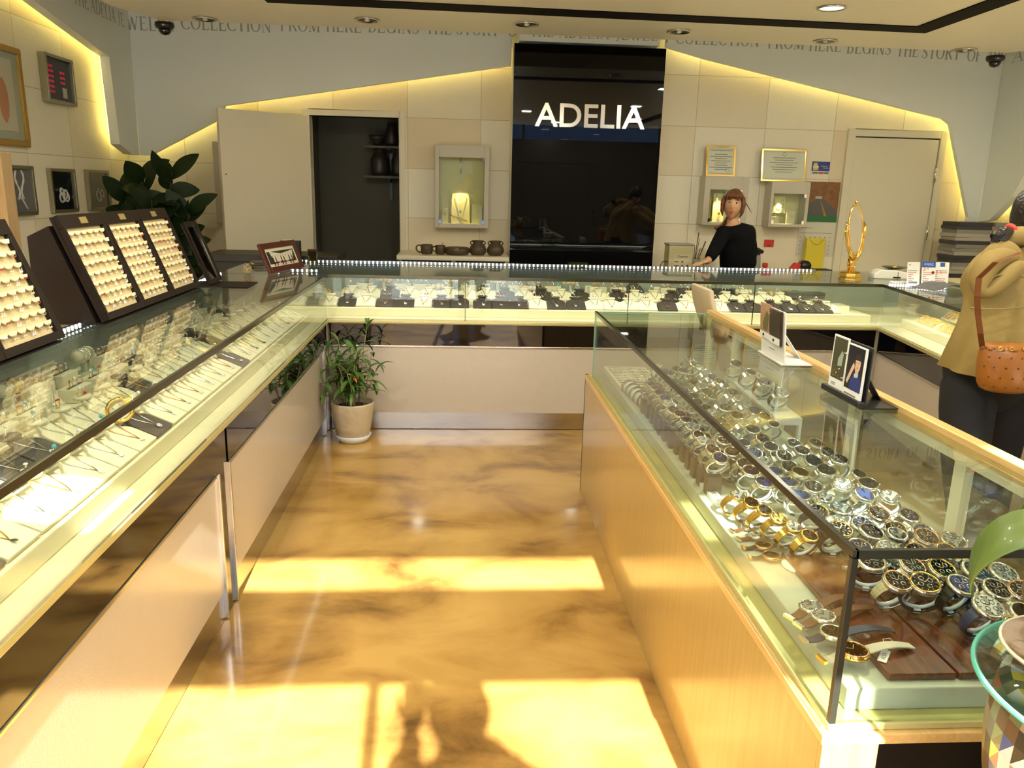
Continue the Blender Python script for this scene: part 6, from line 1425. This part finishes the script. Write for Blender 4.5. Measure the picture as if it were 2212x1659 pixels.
# --- customer at the right edge, seen from behind
cu = thing('person', 'person in a tan hooded jacket and black trousers bending over the right counter', 'person', (0, 0, 0))
Y1 = 3.15
def c(px, py, y=Y1): return W(px, py, y=y*.92)
m_coat = M('tan_cotton', (.27, .19, .055), .8, bump=.5, bscale=16, var=.12, vscale=5); m_trs = M('black_trousers', (.006, .006, .008), .8)
hp = Vector((c(2150, 800).x, 2.93, .90))
HC2 = c(2238, 470, 3.30); TH2 = Matrix.Translation(HC2) @ Matrix.Rotation(math.radians(168), 4, 'Z') @ Matrix.Rotation(math.radians(28), 4, 'X')
kneeL = Vector((c(2090, 900, 3.08).x, 2.80, .50)); kneeR = Vector((hp.x+.15, 3.00, .50))
body2 = skin('body', [[(hp, .13), (c(2172, 690), .11), (c(2185, 610, 3.2), .125), (c(2205, 540, 3.25), .09), (c(2222, 510, 3.28), .05), (HC2+Vector((0, -.02, -.06)), .045)],
  [(hp, .13), (hp+Vector((-.08, 0, -.06)), .10), (kneeL, .065), (Vector((kneeL.x+.02, 2.70, .10)), .042), (Vector((kneeL.x+.02, 2.84, .045)), .035)],
  [(hp, .13), (hp+Vector((.09, .02, -.06)), .10), (kneeR, .065), (kneeR+Vector((.02, .02, -.40)), .042), (kneeR+Vector((.02, .16, -.455)), .035)],
  [(c(2205, 540, 3.25), .09), (c(2270, 560, 3.30), .055), (c(2300, 640, 3.50), .04), (Vector((2.56, 3.14, 1.05)), .028)],
  [(c(2205, 540, 3.25), .09), (c(2190, 560, 3.34), .05), (Vector((2.44, 3.24, 1.16)), .038), (Vector((2.64, 3.36, 1.05)), .026)]], m_skin, cu)
b = MB(); head_mesh(b, TH2); hand(b, Vector((2.65, 3.36, 1.045)), (1, .1, -.2), (0, 0, 1), 1, .95, .2); hand(b, Vector((2.57, 3.14, 1.045)), (1, .1, -.2), (0, 0, 1), -1, .95, .2); join_into(body2, b)
b = MB(); b.sph(hp+Vector((0, 0, -.0)), .165, 20, 0, (1.1, .85, 1.1))
b.tube([hp+Vector((-.075, 0, .02)), hp+Vector((-.085, -.02, -.14)), kneeL, Vector((kneeL.x+.01, 2.72, .28)), Vector((kneeL.x+.02, 2.71, .07))], [.115, .105, .078, .068, .062], 18)
b.tube([hp+Vector((.075, 0, .02)), hp+Vector((.095, .01, -.14)), kneeR, kneeR+Vector((.02, .01, -.22)), kneeR+Vector((.02, .02, -.43))], [.115, .105, .078, .068, .062], 18)
b.build('trousers', m_trs, cu, sub=1)
for p in (Vector((kneeL.x+.02, 2.78, .045)), kneeR+Vector((.02, .10, -.455))): MB().sph(p, .055, 12, 0, (.8, 2.2, .75)).build('shoe', m_blackp, cu)
def loft(b, rings, n=40, fold=0., seed=0, mat=0):
    vs = []; k = len(rings)
    for i, (cc, rx, ry, rz_) in enumerate(rings):
        for j in range(n):
            a = 2*PI*j/n; f = 1+fold*(.5*math.sin(5*a+seed+i*.25)+.5*math.sin(9*a+seed*2-i*.3))*(1-i/k)
            q = Vector((rx*f*math.cos(a), ry*f*math.sin(a), 0)); q += Vector((math.cos(a), math.sin(a), 0))*(noise.noise(Vector((a*2.2, i*.55, seed)))*.035+noise.noise(Vector((a*6., i*.9, seed+3)))*.014)*(1 if fold else 0); vs.append(Vector(cc)+Matrix.Rotation(rz_, 3, 'Y') @ q)
    b.add(vs, [(i*n+j, i*n+(j+1) % n, (i+1)*n+(j+1) % n, (i+1)*n+j) for i in range(k-1) for j in range(n)]+[tuple((k-1)*n+j for j in range(n))], mat, True)
b = MB()
def ring(pl, pr, py, d, y=Y1, tilt=0.):
    a, e = c(pl, py, y), c(pr, py, y); return ((a+e)/2, (e-a).x/2, d, tilt)
loft(b, [ring(2046, 2290, 806, .175, 3.14, .05), ring(2050, 2285, 788, .175, 3.14, .05), ring(2062, 2276, 745, .165, 3.14, .04), ring(2080, 2266, 700, .155, 3.15, .03), ring(2092, 2260, 664, .145, 3.17, .02), ring(2090, 2266, 640, .148, 3.18, .02), ring(2094, 2282, 605, .155, 3.20, .02), ring(2108, 2296, 572, .150, 3.22, 0), ring(2130, 2296, 548, .125, 3.24, 0), ring(2165, 2280, 528, .085, 3.26, 0), ring(2190, 2262, 515, .06, 3.27, 0)], 48, .045, 1.)
b.build('jacket', m_coat, cu, sub=1)
skin('sleeve', [[(c(2268, 562, 3.28), .085), (c(2296, 640, 3.46), .065), (Vector((2.48, 3.12, 1.09)), .05)]], m_coat, cu, 2)
skin('sleeve', [[(c(2190, 562, 3.32), .075), (Vector((2.42, 3.22, 1.17)), .060), (Vector((2.58, 3.32, 1.08)), .048)]], m_coat, cu, 2)
b = MB(); b.tube([c(2200, 556, 3.10), c(2160, 552, 3.08), c(2130, 572, 3.06), c(2112, 612, 3.05), c(2120, 640, 3.03), c(2150, 622, 3.02), c(2182, 588, 3.03), c(2215, 570, 3.06)], [.03, .045, .050, .045, .030, .034, .032, .03], 12)
b.tube([c(2150, 530, 3.18), c(2172, 512, 3.16), c(2205, 506, 3.16), c(2240, 520, 3.2)], [.022, .036, .040, .034], 12)
b.sph(c(2160, 575, 3.10), .085, 18, 0, (1.05, .55, 1.15)); b.build('hood', m_coat, cu, sub=1)
MB().tube([c(2128, 612, 3.02), c(2150, 596, 3.01), c(2180, 590, 3.01), c(2215, 600, 3.03)], .003, 6).build('yoke_seam', M('seam_ochre', (.22, .17, .06), .8), cu)
MB().tube([c(2095, 664, 2.99)+Vector((.0, 0, 0)), c(2130, 668, 2.97), c(2170, 668, 2.965), c(2215, 664, 2.98)], .003, 6).build('waist_seam', M('seam_ochre', (.22, .17, .06), .8), cu)
b = MB(); hair_cap(b, TH2, .02, 1.14, -.10)
for q in range(16): b.tube([c(2182, 500, 3.14), c(2168-q % 4*2, 498+q*1.5, 3.10+.01*(q % 3)), c(2155-q % 5, 512+q*1.6, 3.10+.012*(q % 4)), c(2150+q % 6*2, 530+q, 3.12)], [.014, .016, .013, .003], 7)
b.build('hair', m_hairb, cu)
MB().torus(c(2184, 500, 3.17), .022, .010, 18, 8, 0, (1, .2, .4)).build('hair_tie', M('tie_coral', (.65, .08, .05), .8, bump=.8, bscale=120), cu)
# shoulder bag
m_bag = M('cognac_leather', (.30, .105, .012), .38, coat=.15, bump=.08, bscale=40, var=.15, vscale=12)
hb = thing('shoulder_bag', 'cognac drawstring shoulder bag with dark dots, hanging at the customer\'s hip', 'bag', (0, 0, 0))
yb_ = 2.66
def g_(px, py): return W(px, py, y=yb_)
bc = []
for pl, pr, py, d in ((2122, 2222, 846, .055), (2112, 2232, 826, .065), (2112, 2234, 800, .068), (2114, 2232, 770, .062), (2120, 2226, 748, .048), (2122, 2224, 738, .042)):
    a, e = g_(pl, py), g_(pr, py+ (pr-pl)*.05); bc.append(((a+e)/2, (e-a).x/2, d, .0))
b = MB(); loft(b, bc, 44, 0, 0); b.f.append(list(range(44))); b.m.append(0); b.s.append(False)
bo = b.build('bag_body', m_bag, hb, sub=1)
b = MB()
for i in range(7): b.tube([bc[4][0]+Vector((bc[4][1]*math.cos(a), bc[4][2]*math.sin(a), 0)) for a in [PI+i*PI/6.5+.1*k for k in range(3)]], .007, 7)
b.build('gathered_rim', m_bag, hb)
b = MB()
for i in range(6):
    for j in range(5):
        a = PI*1.12+PI*.76*(i+.5*(j % 2))/6; k0 = 1+j*.75; i0 = min(int(k0), 4); f = k0-i0; C0 = Vector(bc[i0][0]).lerp(Vector(bc[i0+1][0]), f); rx = bc[i0][1]*(1-f)+bc[i0+1][1]*f; ry = bc[i0][2]*(1-f)+bc[i0+1][2]*f
        b.sph(C0+Vector((rx*1.005*math.cos(a), ry*1.005*math.sin(a), 0)), .0035, 6, 0, (1, .4, 1))
b.build('dots', M('dot_brown', (.05, .02, .01), .5), hb)
b = MB()
for px in (2140, 2165, 2193): b.torus(g_(px, 747)+Vector((0, -.052, 0)), .007, .002, 14, 6, 0, (0, 1, 0))
b.build('eyelets', m_gold, hb)
b = MB(); sp_ = [g_(2121, 750), W(2117, 720, y=2.62), W(2112, 680, y=2.62), W(2110, 640, y=2.61), W(2114, 600, y=2.62), W(2150, 566, y=2.58), W(2205, 545, y=2.76)]
for p, q in zip(sp_, sp_[1:]): b.prism([p+Vector((-.010, 0, 0)), p+Vector((.010, 0, 0)), q+Vector((.010, 0, 0)), q+Vector((-.010, 0, 0))], (0, -.004, 0))
b.build('strap', M('strap_leather', (.15, .05, .010), .7, spec=.2), hb)
# --- photographer standing just inside the door
pg = thing('person', 'person in a dark coat raising a compact camera, whose shadow falls on the aisle', 'person', (0, 0, 0))
hx, hy = .155, -.30; h0 = Vector((hx, hy, .94))
def P3(x, y, z): return Vector((x, y, z))
ph_ = [[(h0, .14), (P3(hx, hy, 1.15), .13), (P3(hx, hy, 1.33), .12), (P3(hx, hy, 1.47), .055), (P3(hx, hy+.02, 1.56), .05)],
  [(P3(hx, hy, 1.33), .12), (P3(-.04, hy+.02, 1.38), .06), (P3(-.06, -.20, 1.24), .045), (P3(-.02, -.09, 1.46), .03)],
  [(P3(hx, hy, 1.33), .12), (P3(.35, hy+.02, 1.38), .06), (P3(.36, -.20, 1.24), .045), (P3(.075, -.09, 1.46), .03)],
  [(h0, .14), (P3(hx-.10, hy, .50), .075), (P3(hx-.12, hy-.02, .09), .05)], [(h0, .14), (P3(hx+.10, hy, .50), .075), (P3(hx+.12, hy-.02, .09), .05)]]
body3 = skin('body', ph_, m_skin, pg)
TH3 = Matrix.Translation((hx-.03, hy+.05, 1.63)) @ Matrix.Rotation(PI, 4, 'Z')
b = MB(); head_mesh(b, TH3); hand(b, P3(-.025, -.09, 1.47), (.2, .15, 1), (0, -1, .2), 1, .9, .5); hand(b, P3(.075, -.09, 1.47), (-.2, .15, 1), (0, -1, .2), -1, .9, .5); join_into(body3, b)
m_dcoat = M('dark_coat', (.02, .022, .03), .8)
skin('coat', [[(h0+Vector((0, 0, -.16)), .20), (h0, .18), (P3(hx, hy, 1.15), .165), (P3(hx, hy, 1.35), .145), (P3(hx, hy, 1.45), .07)], [(P3(hx, hy, 1.35), .145), (P3(-.04, hy+.02, 1.38), .085), (P3(-.06, -.20, 1.24), .075), (P3(-.03, -.11, 1.42), .055)], [(P3(hx, hy, 1.35), .145), (P3(.35, hy+.02, 1.38), .085), (P3(.36, -.20, 1.24), .065), (P3(.09, -.11, 1.41), .045)]], m_dcoat, pg)
skin('trousers', [[(h0, .17), (P3(hx-.10, hy, .50), .09), (P3(hx-.12, hy-.02, .08), .07)], [(h0, .17), (P3(hx+.10, hy, .50), .09), (P3(hx+.12, hy-.02, .08), .07)]], m_dcoat, pg)
for s_ in (-1, 1): MB().sph((hx+s_*.12, hy+.05, .045), .055, 12, 0, (.8, 2.2, .8)).build('shoe', m_blackp, pg)
b = MB(); hair_cap(b, TH3, .04, 1.30, -.09); b.build('hair', m_hairb, pg); MB().torus((hx, hy+.02, 1.47), .075, .045, 20, 8).build('shadow_scarf', m_dcoat, pg); face_details(pg, TH3)  # neck ring added and hair enlarged to broaden the figure's cast shadow
ca = thing('compact_camera', 'compact camera held up by the photographer at the shop door', 'camera', (0, -.062, 1.545)); MB().bb(-.055, .055, -.014, .012, -.032, .032).build('camera_body', m_blackp, ca, bev=.004); MB().tube([(.0, .012, 0), (0, .026, 0)], .024, 20).build('lens', m_steel, ca)
